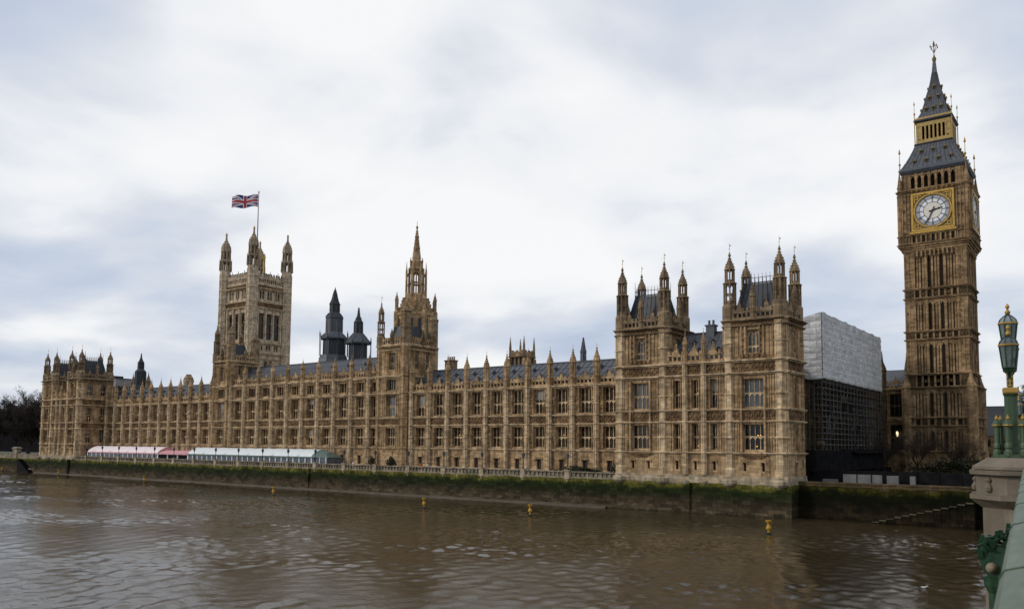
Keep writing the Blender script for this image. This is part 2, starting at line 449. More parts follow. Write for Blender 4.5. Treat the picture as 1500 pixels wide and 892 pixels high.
_win = {}
def win_mesh(w, h, n, tr, arch):
    k = (round(w, 2), round(h, 2), n, tuple(tr), arch)
    if k in _win: return _win[k]
    mb = MB()
    hw = w / 2
    mw = 0.06 if w > 1.2 else 0.05
    mb.box(-hw, -hw + 0.07, 0, 0.16, 0, h); mb.box(hw - 0.07, hw, 0, 0.16, 0, h)
    mb.box(-hw + 0.07, hw - 0.07, 0, 0.16, 0, 0.10)
    for i in range(1, n):
        x = -hw + w * i / n
        mb.box(x - mw, x + mw, 0.012, 0.15, 0.10, h)
    for t in tr:
        mb.box(-hw + 0.07, hw - 0.07, 0.004, 0.155, h * t - 0.09, h * t + 0.09)
    # cusped heads of each light below the head and below each transom
    lw = w / n
    for zt in [h] + [h * t - 0.09 for t in tr]:
        hh = min(0.55 * lw, 0.5)
        for i in range(n):
            xa = -hw + lw * i; xb = xa + lw; xm = (xa + xb) / 2
            if arch and zt == h: continue
            mb.poly([(xa, 0.02, zt), (xa, 0.02, zt - hh), (xa + 0.28 * lw, 0.02, zt - 0.35 * hh), (xm, 0.02, zt)])
            mb.poly([(xb, 0.02, zt), (xm, 0.02, zt), (xb - 0.28 * lw, 0.02, zt - 0.35 * hh), (xb, 0.02, zt - hh)])
    if arch:
        ah = min(0.85 * hw * 1.3, h * 0.4)
        prev = None
        N = 8
        pts = []
        for i in range(N + 1):
            t = i / N
            pts.append((-hw + hw * t, h - ah + ah * math.sin(t * PI / 2) ** 0.8))
        for (x0, z0), (x1, z1) in zip(pts, pts[1:]):
            mb.poly([(x0, -0.05, z0), (x1, -0.05, z1), (x1, -0.05, h), (x0, -0.05, h)])
            mb.poly([(-x0, -0.05, z0), (-x0, -0.05, h), (-x1, -0.05, h), (-x1, -0.05, z1)])
            mb.bar((x0, 0.02, z0 - 0.03), (x1, 0.02, z1 - 0.03), 0.09); mb.bar((-x0, 0.02, z0 - 0.03), (-x1, 0.02, z1 - 0.03), 0.09)
        # tracery ring
        rz_ = h - ah * 0.42; rr = min(0.30 * hw, 0.5)
        for k_ in range(8):
            a0, a1 = 2 * PI * k_ / 8, 2 * PI * (k_ + 1) / 8
            mb.bar((rr * math.cos(a0), 0.05, rz_ + rr * math.sin(a0)), (rr * math.cos(a1), 0.05, rz_ + rr * math.sin(a1)), 0.05)
    g = MB()
    g.poly([(-hw - 0.05, 0.13, -0.05), (hw + 0.05, 0.13, -0.05), (hw + 0.05, 0.13, h + 0.05), (-hw - 0.05, 0.13, h + 0.05)])
    _win[k] = (mb, g, {})
    return _win[k]

_glow = MB(); _glow.lathe(0, 0, [(0.02, -0.09), (0.08, -0.05), (0.095, 0.0), (0.07, 0.06), (0.02, 0.09)], 10)
ME_GLOW = _glow.mesh('lamp', 'lamp_glow', smooth=True)

def window(root, F, u, z0, w, h, n=3, tr=(0.5,), arch=False, mat='stone_light', glass=None, depth=0.78, lamp=None, name='window'):
    mb, g, cache = win_mesh(w, h, n, tr, arch)
    if mat not in cache: cache[mat] = mb.mesh('window', mat)
    if glass is None:
        glass = 'glass_pale' if random.random() < 0.1 else 'glass'
    if glass not in cache: cache[glass] = g.mesh('pane', glass)
    o = place(name, cache[mat], root, F(u, -depth + 0.16, z0), F.rz)
    obj('pane', cache[glass], o)
    if not arch and h > 3 and mat == 'stone_light' and random.random() < 0.16:
        kb = ('blind', round(random.choice((0.28, 0.42, 0.5)), 2))
        if kb not in cache:
            bl = MB(); bl.box(-w / 2 + .12, w / 2 - .12, .10, .125, h * (1 - kb[1]), h - .05); cache[kb] = bl.mesh('blind', 'blind')
        obj('blind', cache[kb], o)
    if lamp:
        for lx, lz in lamp:
            obj('lamp', ME_GLOW, o, (lx, 0.05, lz))
    return o

def strings(root, F, u0, u1, levels, mat='stone_light'):
    for z, h, p in levels:
        p = p * 1.45
        mb = MB()
        if F.kind in 'EW': u0_, u1_ = u0 - 0.06, u1 + 0.06
        else: u0_, u1_ = u0, u1
        fbox(mb, F, u0_, u1_, 0.0, p * 0.55, z - h, z - h * 0.45)
        fbox(mb, F, u0_, u1_, 0.0, p, z - h * 0.45 , z)
        part('string_course', mb, mat, root)

def carved(mb, F, u0, u1, z0, z1, step=0.85, d=0.02):
    """a band of carved panels with shields and bosses"""
    n = max(1, int(round((u1 - u0) / step)))
    w = (u1 - u0) / n
    fbox(mb, F, u0, u1, 0.0, 0.03, z0, z1)
    for i in range(n):
        a = u0 + i * w; b = a + w; m_ = (a + b) / 2; zm = (z0 + z1) / 2; hh = (z1 - z0)
        fbox(mb, F, a - 0.06, a + 0.06, 0.03, 0.13, z0, z1)
        r = min(w, hh) * 0.27
        pp = []
        c = F(m_, 0.03, zm)
        for k in range(6):
            an = PI / 6 + k * PI / 3
            pp.append((m_ + r * math.cos(an), zm + r * math.sin(an) * (1.25 if math.sin(an) < 0 else 0.9)))
        front = [F(x, 0.22, z) for x, z in pp]; back = [F(x, 0.03, z) for x, z in pp]
        mb.poly(front)
        for k in range(6): mb.poly([back[k], back[(k + 1) % 6], front[(k + 1) % 6], front[k]])
        for sx in (-1, 1):
            for sz in (-1, 1):
                if random.random() < 0.8:
                    x = m_ + sx * w * 0.33; z = zm + sz * hh * 0.34
                    fbox(mb, F, x - 0.10, x + 0.10, 0.03, 0.17, z - 0.10, z + 0.10)
    fbox(mb, F, u1 - 0.06, u1 + 0.06, 0.03, 0.13, z0, z1)

def ribs(mb, F, us, z0, z1, w=0.15, p=0.14):
    for u in us:
        fbox(mb, F, u - w / 2, u + w / 2, 0.0, p, z0, z1)
        zz_ = z1 - 0.5
        fbox(mb, F, u - w * 0.9, u + w * 0.9, 0.0, p * 1.4, zz_, zz_ + 0.18)

_but = {}
def buttress(root, F, u, z0, z1, r=0.6, d=0.32, collars=(), mat='stone_light', name='buttress'):
    k = (round(z0, 2), round(z1, 2), r, tuple(collars), mat)
    if k not in _but:
        mb = MB()
        mb.lathe(0, 0, [(r * 1.22, 0), (r * 1.22, 0.7), (r, 0.95), (r, z1 - z0)], 8)
        for c in collars:
            mb.lathe(0, 0, [(r * 1.05, c - z0 - 0.28), (r * 1.25, c - z0 - 0.12), (r * 1.25, c - z0), (r * 1.04, c - z0 + 0.1)], 8)
        # panelled face ribs between the collars
        zs = [z0 + 1.0] + [c + 0.15 for c in collars if z0 + 1 < c < z1 - 0.5]
        ze = [c - 0.35 for c in collars if z0 + 1 < c < z1 - 0.5] + [z1]
        for kx in range(8):
            a = PI / 8 + kx * PI / 4
            x, y = r * 1.0 * math.cos(a), r * 1.0 * math.sin(a)
            for a0, a1 in zip(zs, ze):
                if a1 - a0 > 0.4:
                    mb.box(x - 0.06, x + 0.06, y - 0.06, y + 0.06, a0 - z0, a1 - z0)
        _but[k] = mb.mesh(name, mat)
    return place(name, _but[k], root, F(u, d, z0))

def parapet(root, F, u0, u1, z0, h, step=0.9, mat='stone', gablets=(), gh=1.6, th=0.35, d=0.1):
    mb = MB()
    n = max(1, int(round((u1 - u0) / step)))
    w = (u1 - u0) / n
    fbox(mb, F, u0, u1, d - th, d + 0.06, z0, z0 + h * 0.22)
    fbox(mb, F, u0, u1, d - th, d + 0.06, z0 + h * 0.62, z0 + h * 0.74)
    for i in range(n):
        a = u0 + i * w
        fbox(mb, F, a, a + w * 0.34, d - th * 0.9, d, z0 + h * 0.22, z0 + h * 0.62)
        fbox(mb, F, a + w * 0.05, a + w * 0.6, d - th * 0.8, d + 0.02, z0 + h * 0.74, z0 + h)
    part('parapet', mb, mat, root)
    if gablets:
        g = MB()
        s_ = gh
        pr = [(-0.75, 0), (0.75, 0), (0.75, 0.2), (0.42, 0.35), (0.30, 0.72), (0.10, 0.80), (0.07, 1.0), (-0.07, 1.0), (-0.10, 0.80), (-0.30, 0.72), (-0.42, 0.35), (-0.75, 0.2)]
        fr_ = [(x, -0.12, z * s_) for x, z in pr]; bk = [(x, 0.18, z * s_) for x, z in pr]
        g.poly(fr_); g.poly(list(reversed(bk)))
        for i in range(len(pr)):
            j = (i + 1) % len(pr)
            g.poly([fr_[i], bk[i], bk[j], fr_[j]])
        g.lathe(0, 0.03, [(0.10, s_ - 0.02), (0.17, s_ + 0.12), (0.04, s_ + 0.34)], 6)
        me = g.mesh('gablet', mat)
        for u in gablets:
            place('gablet', me, root, F(u, d - 0.05, z0 + h * 0.55), F.rz)

_pin = {}
def pinnacle_meshes(h, r, mat):
    """octagonal shaft with panelled faces, crocketed cap and finial"""
    k = (h, r, mat)
    if k in _pin: return _pin[k]
    mb = MB()
    sh = h * 0.64
    mb.lathe(0, 0, [(r, 0), (r, sh * 0.30), (r * 1.15, sh * 0.32), (r * 1.15, sh * 0.36), (r * 0.9, sh * 0.40), (r * 0.9, sh * 0.93), (r * 1.2, sh * 0.96), (r * 1.2, sh),
                    (r * 1.05, sh + h * 0.03), (r * 0.88, sh + h * 0.10), (r * 0.55, sh + h * 0.17), (r * 0.28, sh + h * 0.25), (r * 0.15, sh + h * 0.32), (r * 0.34, sh + h * 0.335), (r * 0.30, sh + h * 0.35), (r * 0.08, h)], 8)
    for i in range(8):
        a = PI / 8 + i * PI / 4
        x, y = 0.9 * r * math.cos(a), 0.9 * r * math.sin(a)
        mb.box(x - 0.06, x + 0.06, y - 0.06, y + 0.06, sh * 0.40, sh * 0.95)
        for t, rr in ((0.05, 0.95), (0.12, 0.76), (0.19, 0.48), (0.26, 0.28)):
            xx, yy = rr * r * math.cos(a), rr * r * math.sin(a)
            mb.box(xx - 0.06, xx + 0.06, yy - 0.06, yy + 0.06, sh + h * t - 0.06, sh + h * t + 0.10)
    v = MB()
    v.bar((0, 0, h - 0.05), (0, 0, h * 1.13), 0.022)
    v.lathe(0, 0, [(0.02, h * 1.05), (0.09, h * 1.06), (0.02, h * 1.075)], 6)
    _pin[k] = (mb.mesh('pinnacle', mat), v.mesh('vane', 'gold_stone'))
    return _pin[k]

def pinnacle(root, wloc, h, r=0.5, mat='stone', vane=True, name='pinnacle'):
    a, b = pinnacle_meshes(h, r, mat)
    o = place(name, a, root, wloc)
    if vane: obj('vane', b, o)
    return o

_tur = {}
def turret_meshes(h, r, mat, open1=False):
    """two-stage octagonal turret head: slit stage, open lantern, ogee cap"""
    k = (h, r, mat, open1)
    if k in _tur: return _tur[k]
    mb = MB()
    if not open1: mb.lathe(0, 0, [(r * .66, h * .2), (r * .66, h * .54)], 8)
    z1, z2, z3, z4 = h * 0.24, h * 0.53, h * 0.57, h * 0.735
    mb.lathe(0, 0, [(r * 1.25, 0), (r * 1.25, z1 * 0.9), (r, z1)], 8)
    for (za, zb, ra) in ((z1, z2, r * 0.86), (z3, z4, r * 0.66)):
        for i in range(8):
            a = PI / 8 + i * PI / 4
            x, y = ra * math.cos(a), ra * math.sin(a)
            t = 0.14 * r + 0.03
            mb.lathe(x, y, [(t, za), (t, zb)], 4, a + PI / 4)
            # arched head panel on each side
            a2 = a + PI / 4
            x2, y2 = ra * math.cos(a2), ra * math.sin(a2)
            hh = (zb - za) * 0.22
            xm, ym = (x + x2) / 2, (y + y2) / 2
            mb.poly([(x, y, zb), (x, y, zb - hh), (xm, ym, zb - 0.02), (xm, ym, zb)])
            mb.poly([(xm, ym, zb), (xm, ym, zb - 0.02), (x2, y2, zb - hh), (x2, y2, zb)])
            mb.poly([(x, y, za), (x2, y2, za), (x2, y2, za + hh * 0.8), (x, y, za + hh * 0.8)])
            zm = (za + zb) / 2
            if ra > r * 0.8:
                mb.poly([(x, y, zm - 0.1), (x2, y2, zm - 0.1), (x2, y2, zm + 0.14), (x, y, zm + 0.14)])
            mb.box(x * 1.12 - 0.07, x * 1.12 + 0.07, y * 1.12 - 0.07, y * 1.12 + 0.07, za, zb + 0.35)
    mb.lathe(0, 0, [(r * 0.95, z2 - 0.02), (r * 1.16, z2 + 0.10), (r * 1.16, z2 + 0.22), (r * 0.8, z3)], 8)
    mb.lathe(0, 0, [(r * 0.72, z4 - 0.02), (r * 0.92, z4 + 0.08), (r * 0.92, z4 + 0.18), (r * 0.74, z4 + h * 0.03), (r * 0.70, z4 + h * 0.06), (r * 0.54, z4 + h * 0.10), (r * 0.30, z4 + h * 0.14),
                    (r * 0.17, z4 + h * 0.18), (r * 0.12, z4 + h * 0.20), (r * 0.26, z4 + h * 0.21), (r * 0.22, z4 + h * 0.225), (r * 0.07, h)], 8)
    for i in range(8):
        a = PI / 8 + i * PI / 4
        for t, rr in ((0.05, 0.76), (0.09, 0.62), (0.13, 0.38), (0.17, 0.24)):
            xx, yy = rr * r * math.cos(a), rr * r * math.sin(a)
            mb.box(xx - 0.06, xx + 0.06, yy - 0.06, yy + 0.06, z4 + h * t - 0.05, z4 + h * t + 0.09)
    v = MB()
    v.bar((0, 0, h - 0.05), (0, 0, h + 1.5), 0.025)
    v.lathe(0, 0, [(0.02, h + 0.5), (0.10, h + 0.58), (0.02, h + 0.68)], 6)
    v.box(-0.02, 0.26, -0.012, 0.012, h + 1.0, h + 1.2)
    _tur[k] = (mb.mesh('turret_head', mat), v.mesh('vane', 'gold_stone'))
    return _tur[k]

def turret_head(root, wloc, h, r, mat='stone_soot', vane=True, open1=False):
    a, b = turret_meshes(h, r, mat, open1)
    o = place('turret_head', a, root, wloc)
    if vane: obj('vane', b, o)
    return o

def slit_door(root, F, u, z0, w, h, name='door', mat='door_wood', depth=0.5):
    mb = MB()
    mb.box(-w / 2 - 0.05, w / 2 + 0.05, 0.0, 0.06, -0.05, h + 0.05)
    mb.box(-0.03, 0.03, -0.03, 0.0, 0.0, h)
    mb.box(-w / 2, w / 2, -0.03, 0.0, h * 0.68, h * 0.72)
    return place(name, mb.mesh(name, mat), root, F(u, -depth + 0.05, z0), F.rz)

def hood(mb, F, u, w, z):
    fbox(mb, F, u - w / 2 - 0.25, u + w / 2 + 0.25, 0.0, 0.2, z + 0.06, z + 0.24)
    fbox(mb, F, u - w / 2 - 0.25, u - w / 2 - 0.1, 0.0, 0.18, z - 0.25, z + 0.06)
    fbox(mb, F, u + w / 2 + 0.1, u + w / 2 + 0.25, 0.0, 0.18, z - 0.25, z + 0.06)

ZT = 5.1      # terrace floor

# ------------------------------------------------------------------ ground, water
import numpy as np
def axis(a, b, s0, growth, cap):
    out = [a]; st_ = s0
    while out[-1] < b:
        out.append(out[-1] + st_); st_ = min(st_ * growth, cap)
    return out
wx = sorted(set([55.0 - (q - 0.0) for q in axis(0.0, 340.0, 0.26, 1.0032, 1.2)]))
wx = [-6000.0, -1500.0, -600.0, -350.0] + wx + [80.0, 150.0, 400.0, 3000.0]
wy = [-6000.0, -1500.0, -500.0, -250.0, -150.0] + [-112.0 + 0.29 * k for k in range(392)] + [3.4]
GX, GY = np.meshgrid(np.array(wx), np.array(wy))
rs_ = np.random.RandomState(5)
GZ = np.zeros_like(GX)
for k in range(90):
    lam = 0.75 * (3.4 / 0.75) ** rs_.rand()
    th = R(205) + rs_.randn() * 0.62
    GZ += 0.0042 * lam ** 0.9 * np.sin(2 * PI / lam * (GX * math.cos(th) + GY * math.sin(th)) + rs_.rand() * 2 * PI)
pat = np.zeros_like(GX)
for k in range(9):
    lam = 22 + 60 * rs_.rand(); th = rs_.rand() * 2 * PI
    pat += np.sin(2 * PI / lam * (GX * math.cos(th) + 1.6 * GY * math.sin(th)) + rs_.rand() * 6)
GZ *= np.clip(0.66 + 0.17 * pat, 0.22, 1.3)
GZ *= np.clip((GX + 330) / 40, 0, 1) * np.clip((60 - GX) / 8, 0, 1) * np.clip((GY + 112) / 6, 0, 1) * np.clip((2.0 - GY) / 6, 0.25, 1)
nxw, nyw = len(wx), len(wy)
me = bpy.data.meshes.new('water')
me.vertices.add(nxw * nyw)
me.vertices.foreach_set('co', np.stack([GX, GY, GZ], -1).astype(np.float32).ravel())
idx = (np.arange(nyw - 1)[:, None] * nxw + np.arange(nxw - 1)[None, :]).ravel()
quads = np.stack([idx, idx + 1, idx + 1 + nxw, idx + nxw], -1).astype(np.int32)
me.loops.add(quads.size); me.loops.foreach_set('vertex_index', quads.ravel())
me.polygons.add(len(quads)); me.polygons.foreach_set('loop_start', np.arange(0, quads.size, 4, dtype=np.int32))
me.polygons.foreach_set('use_smooth', np.ones(len(quads), dtype=bool))
me.update(calc_edges=True); me.validate()
me.materials.append(M['river_water'])
w_ = obj('water', me); tag(w_, 'brown choppy tidal river below the palace', None, None, 'structure')
mb = MB()
mb.poly([(-6000, 3.2, ZT - 0.15), (3000, 3.2, ZT - 0.15), (3000, 9000, ZT - 0.15), (-6000, 9000, ZT - 0.15)])
g_ = obj('ground', mb.mesh('ground', 'land')); tag(g_, 'flat ground behind the river wall', None, None, 'structure')
mb = MB()
mb.box(-256.0, -0.8, 0.12, 12.0, ZT - 0.6, ZT)
t_ = obj('terrace', mb.mesh('terrace', 'paving')); tag(t_, 'stone paved terrace between palace and river', None, None, 'structure')

# ------------------------------------------------------------------ river wall
rw = empty('river_wall', (-128, -0.3, 0), 'long mossy stone river wall below the palace terrace', 'river wall')
mb = MB()
def prism_x(mb, prof, x0, x1):
    a = [(x0, y, z) for y, z in prof]; b = [(x1, y, z) for y, z in prof]
    mb.poly(a); mb.poly(list(reversed(b)))
    n = len(prof)
    for i in range(n):
        j = (i + 1) % n
        mb.poly([a[i], b[i], b[j], a[j]])
NSEG = 1
prism_x(mb, [(-1.15, -3), (-0.95, 0.1), (-0.72, 0.5), (-0.5, 4.92), (0.1, 4.92), (0.1, -3)], -255.9, 0.1)
part('wall_face', mb, 'quay_wall', rw)
mb = MB(); mb.poly([(0.12, -1.15, -3), (0.12, 3.4, -3), (0.12, 3.4, 4.92), (0.12, -.5, 4.92), (0.12, -.72, .5)]); mb.poly([(-1.0, -.5, 4.91), (.12, -.5, 4.91), (.12, 3.4, 4.91), (-1.0, 3.4, 4.91)]); part('end_face', mb, 'quay_wall', rw)
# mud ledge at the foot
mb = MB()
rnd = random.Random(3)
prev = None
for i in range(130):
    x = -256 + i * 2.0
    if x > -31: break
    y = -1.35 - rnd.random() * 0.45; z = 0.10 + rnd.random() * 0.16
    cur = [(x, -0.7, z + 0.25), (x, y, z), (x, y - 0.35, -0.3)]
    if prev:
        mb.poly([prev[0], prev[1], cur[1], cur[0]]); mb.poly([prev[1], prev[2], cur[2], cur[1]])
    prev = cur
simple('mud', (0.055, 0.042, 0.027), (0.10, 0.078, 0.05), 0.9, 0.7, 0.3)
part('foot_ledge', mb, 'mud', rw)
# pierced parapet between the pavilions
PX0, PX1 = -229.0, -30.9
mb = MB()
mb.box(PX0, PX1, -0.42, 0.02, 4.92, 5.18)
mb.box(PX0, PX1, -0.48, 0.06, 5.95, 6.15)
n = int((PX1 - PX0) / 0.92); w = (PX1 - PX0) / n
for i in range(n):
    a = PX0 + i * w
    mb.box(a, a + 0.22, -0.38, -0.06, 5.18, 5.95)
    mb.box(a + 0.22, a + w, -0.14, -0.08, 5.18, 5.95)
part('parapet', mb, 'parapet_stone', rw)
ped = MB()
ped.box(-0.5, 0.5, -0.30, 0.35, -0.10, 1.18)
ped.box(-0.62, 0.62, -0.40, 0.42, 1.18, 1.36)
ped.box(-0.60, 0.60, -0.38, 0.40, -0.22, -0.10)
ped.lathe(0, 0.05, [(0.12, -1.35), (0.26, -1.1), (0.30, -0.8), (0.52, -0.22)], 8)
pme = ped.mesh('pedestal', 'stone_pale')
PEDX = [-40.63 - 10.07 * k for k in range(19)]
for x in PEDX:
    place('pedestal', pme, rw, (x, -0.30, 5.0))
# outfall stains / iron ladder boards on the wall
for x, wd in ((-232.5, 0.9), (-112.9, 0.5), (-16.6, 0.35)):
    mb = MB()
    mb.box(x - wd / 2, x + wd / 2, -1.05, -0.45, 0.1, 4.7)
    mb.box(x - wd / 2 - 0.1, x + wd / 2 + 0.1, -1.12, -0.4, 4.7, 4.9)
    part('fender_post', mb, 'quay_wall' if wd < 0.6 else 'void', rw)

# garden end of the wall, far left
gw = empty('garden_wall', (-420, -0.3, 0), 'low mossy embankment wall along the riverside garden', 'river wall')
mb = MB()
prism_x(mb, [(-0.95, -3), (-0.72, 0.5), (-0.5, 4.7), (0.5, 4.7), (0.5, -3)], -900, -256.1)
part('wall_face', mb, 'quay_wall', gw)
mb = MB(); mb.box(-900, -276.6, -0.4, 0.2, 4.7, 5.9); mb.box(-271.6, -256.2, -0.42, 0.2, 4.7, 6.3)
part('parapet', mb, 'parapet_stone', gw)
gp = empty('gate_pier', (-272.5, 0.4, 4.7), 'square stone pier on the river wall left of the palace', 'pier')
mb = MB(); mb.box(-275.4, -272.0, -0.6, 0.9, 4.7, 8.0); part('shaft', mb, 'parapet_stone', gp)
mb = MB(); mb.box(-275.7, -271.7, -0.9, 1.2, 8.0, 8.25); mb.frust(-273.7, .15, 8.25, 8.6, 1.9, 1.0, 1.2, .5); part('cap', mb, 'parapet_stone', gp)
# sloping landing steps under the pier
ls = empty('landing_steps', (-264, -1, 0), 'dark sloping landing steps on the far left river wall', 'steps')
mb = MB()
for i in range(14):
    x = -267.0 + i * 0.62; z = 4.4 - i * 0.30
    mb.box(x, x + 0.62, -2.3, -0.75, -0.5, z)
part('treads', mb, 'void', ls)
gr = MB(); gr.poly([(-900, 0.5, 5.15), (-258, 0.5, 5.15), (-258, 40, 5.15), (-900, 40, 5.15)])
g2 = obj('garden_lawn', gr.mesh('garden_lawn', 'grass')); tag(g2, 'green riverside lawn at the far left', None, None, 'structure')

# ------------------------------------------------------------------ long ranges
def gable_roof(root, x0, x1, y0, y1, ze, zr, yr, vents=True, bay=5.45, off=0.0):
    mb = MB()
    mb.poly([(x0, y0, ze), (x1, y0, ze), (x1, yr, zr), (x0, yr, zr)])
    mb.poly([(x0, yr, zr), (x1, yr, zr), (x1, y1, ze), (x0, y1, ze)])
    mb.poly([(x0, y0, ze), (x0, yr, zr), (x0, y1, ze)]); mb.poly([(x1, y0, ze), (x1, y1, ze), (x1, yr, zr)])
    part('roof', mb, 'slate', root)
    sm = MB()
    n = int((x1 - x0) / 1.36)
    for i in range(n + 1):
        x = x0 + (x1 - x0) * i / n
        sm.bar((x, y0, ze + 0.03), (x, yr, zr + 0.03), 0.05)
    for t in (0.33, 0.66):
        y = y0 + (yr - y0) * t; z = ze + (zr - ze) * t + 0.03
        sm.bar((x0, y, z), (x1, y, z), 0.035)
    sm.bar((x0, yr, zr + 0.08), (x1, yr, zr + 0.08), 0.12)
    part('roof_seams', sm, 'slate_seam', root)
    if vents:
        d = MB()
        d.hexa([(-0.3, -0.45, 0), (0.3, -0.45, 0), (0.3, 0.4, 0), (-0.3, 0.4, 0), (-0.05, -0.5, 0.62), (0.05, -0.5, 0.62), (0.05, 0.4, 0.62), (-0.05, 0.4, 0.62)])
        me = d.mesh('roof_vent', 'iron_black')
        k = 0
        x = x0 + off
        while x < x1 - 0.5:
            for t in (0.30, 0.62):
                xx = x + (bay / 2 if t > 0.5 else 0)
                if x0 + 0.4 < xx < x1 - 0.4:
                    place('roof_vent', me, root, (xx, y0 + (yr - y0) * t, ze + (zr - ze) * t - 0.05))
            x += bay

def chimney(root, x, y, z0, z1, hx, hy, mat='stone_soot'):
    mb = MB()
    mb.box(x - hx, x + hx, y - hy, y + hy, z0, z1)
    mb.box(x - hx - 0.15, x + hx + 0.15, y - hy - 0.15, y + hy + 0.15, z1, z1 + 0.25)
    n = max(2, int(hx * 2 / 0.6))
    for i in range(n):
        xx = x - hx + (i + 0.5) * 2 * hx / n
        mb.lathe(xx, y, [(0.22, z1 + 0.25), (0.18, z1 + 0.9), (0.24, z1 + 0.95), (0.22, z1 + 1.05)], 8)
    part('chimney', mb, mat, root)

def long_range(root, Y0, pil, ends, storeys3=False, lamps=(), pale=(), skip_ground=None, mat='stone'):
    """river front with buttressed bays: door, two tall windows (and an attic storey)"""
    F = Fr('E', Y0)
    x0, x1 = ends
    ztop = 26.1 if storeys3 else 22.3
    wall = MB(); ops = []; dark = MB()
    edges = sorted(pil)
    bays = [(a, b) for a, b in zip(edges, edges[1:])]
    if edges[0] - x0 > 2.2: bays.insert(0, (x0, edges[0]))
    if x1 - edges[-1] > 2.2: bays.append((edges[-1], x1))
    gabs = []
    for i, (a, b) in enumerate(bays):
        m_ = (a + b) / 2; w = b - a
        ww = min(2.7, w * 0.5)
        gabs.append(m_)
        ops += [(m_ - ww / 2, m_ + ww / 2, 10.35, 14.5), (m_ - ww / 2, m_ + ww / 2, 17.15, 21.95)]
        gl = 'glass_pale' if (i in pale) else None
        window(root, F, m_, 17.15, ww, 4.8, 3 if ww > 1.8 else 2, (0.46,), glass=gl)
        window(root, F, m_, 10.35, ww, 4.15, 3 if ww > 1.8 else 2, (0.5,), lamp=[(0.15, 2.5)] if i in lamps else None)
        if storeys3:
            ops.append((m_ - ww / 2, m_ + ww / 2, 23.2, 25.5))
            window(root, F, m_, 23.2, ww, 2.3, 3 if ww > 1.8 else 2, (), glass='glass')
        dw = 1.15
        if w > 4:
            ops.append((m_ - dw / 2, m_ + dw / 2, ZT + 0.05, 8.0))
            slit_door(root, F, m_, ZT + 0.05, dw, 2.9)
            hood(wall, F, m_, dw, 8.0)
        # panel ribs either side of the windows
        us = [m_ - ww / 2 - 0.16, m_ + ww / 2 + 0.16]
        k = m_ - ww / 2 - 0.75
        while k > a + 0.75: us.append(k); k -= 0.62
        k = m_ + ww / 2 + 0.75
        while k < b - 0.75: us.append(k); k += 0.62
        ribs(wall, F, us, 10.1, 14.7); ribs(wall, F, us, 17.0, 22.1)
        if storeys3: ribs(wall, F, us, 22.7, 25.9)
        for sgn in (-1, 1):      # niches with statues' canopies beside the windows
            u = m_ + sgn * (ww / 2 + 0.46)
            for zc_ in (12.4, 19.5):
                fbox(wall, F, u - 0.16, u + 0.16, 0, 0.22, zc_ - 0.9, zc_ - 0.65)
                fbox(wall, F, u - 0.12, u + 0.12, 0, 0.16, zc_ - 0.65, zc_ + 0.25)
                fbox(wall, F, u - 0.17, u + 0.17, 0, 0.26, zc_ + 0.35, zc_ + 0.7)
        carved(dark, F, a + 0.62, b - 0.62, 15.25, 16.5)
        hood(wall, F, m_, ww, 14.45)
    wall_open(wall, F, x0, x1, ZT - 0.3, ztop, ops)
    part('wall', wall, mat, root)
    part('carved_band', dark, 'stone_dark', root)
    lv = [(10.0, 0.32, 0.28), (15.1, 0.3, 0.26), (16.85, 0.3, 0.30), (22.6, 0.45, 0.42), (6.0, 0.3, 0.22)]
    if storeys3: lv.append((26.5, 0.5, 0.45))
    strings(root, F, x0, x1, lv)
    cols = [10.0, 12.4, 15.1, 16.85, 19.5, 22.6] + ([24.4, 26.5] if storeys3 else [])
    zt = 26.6 if storeys3 else 22.7
    for x in edges:
        buttress(root, F, x, ZT, zt, 0.54, 0.30, cols)
        pinnacle(root, F(x, 0.22, zt), (5.2 if storeys3 else 7.0), 0.60 if storeys3 else 0.64, 'stone')
    parapet(root, F, x0, x1, zt - 0.05, 1.75, 0.9, 'stone', gabs, 1.7)
    # back wall and eaves slab behind the parapet
    bk = MB()
    bk.box(x0, x1, Y0 + 0.75, Y0 + 13.0, ZT, zt - 0.15)
    part('rear_wall', bk, 'stone_soot', root)

nw = empty('palace_wing', (-62, 15, ZT), 'two storey gothic stone wing with eleven bays right of the middle spire', 'palace wing')
long_range(nw, 9.0, [-34.55 - 5.45 * k for k in range(11)], (-90.6, -30.6), False, lamps=(7, 2), pale=(3, 4, 5, 6, 7, 8))
gable_roof(nw, -90.5, -30.6, 10.0, 21.6, 23.6, 28.0, 16.2, off=2.3)
chimney(nw, -85.0, 17.5, 27.2, 30.2, 1.25, 0.8)
sw = empty('palace_wing', (-198, 15, ZT), 'two storey gothic stone wing behind the pink marquee on the left', 'palace wing')
long_range(sw, 9.0, [-168.4 - 5.45 * k for k in range(12)], (-229.4, -166.9), False)
gable_roof(sw, -229.4, -166.9, 10.0, 21.6, 23.6, 28.3, 16.2, off=2.3)
cr = empty('palace_centre_range', (-130, 15, ZT), 'three storey gothic stone middle range behind the green and white marquee', 'palace range')
long_range(cr, 9.0, [-103.3 - 6.17 * k for k in range(10)], (-159.2, -100.2), True)
gable_roof(cr, -159.3, -100.1, 10.0, 21.6, 27.4, 32.2, 16.2, bay=6.17, off=3.0)

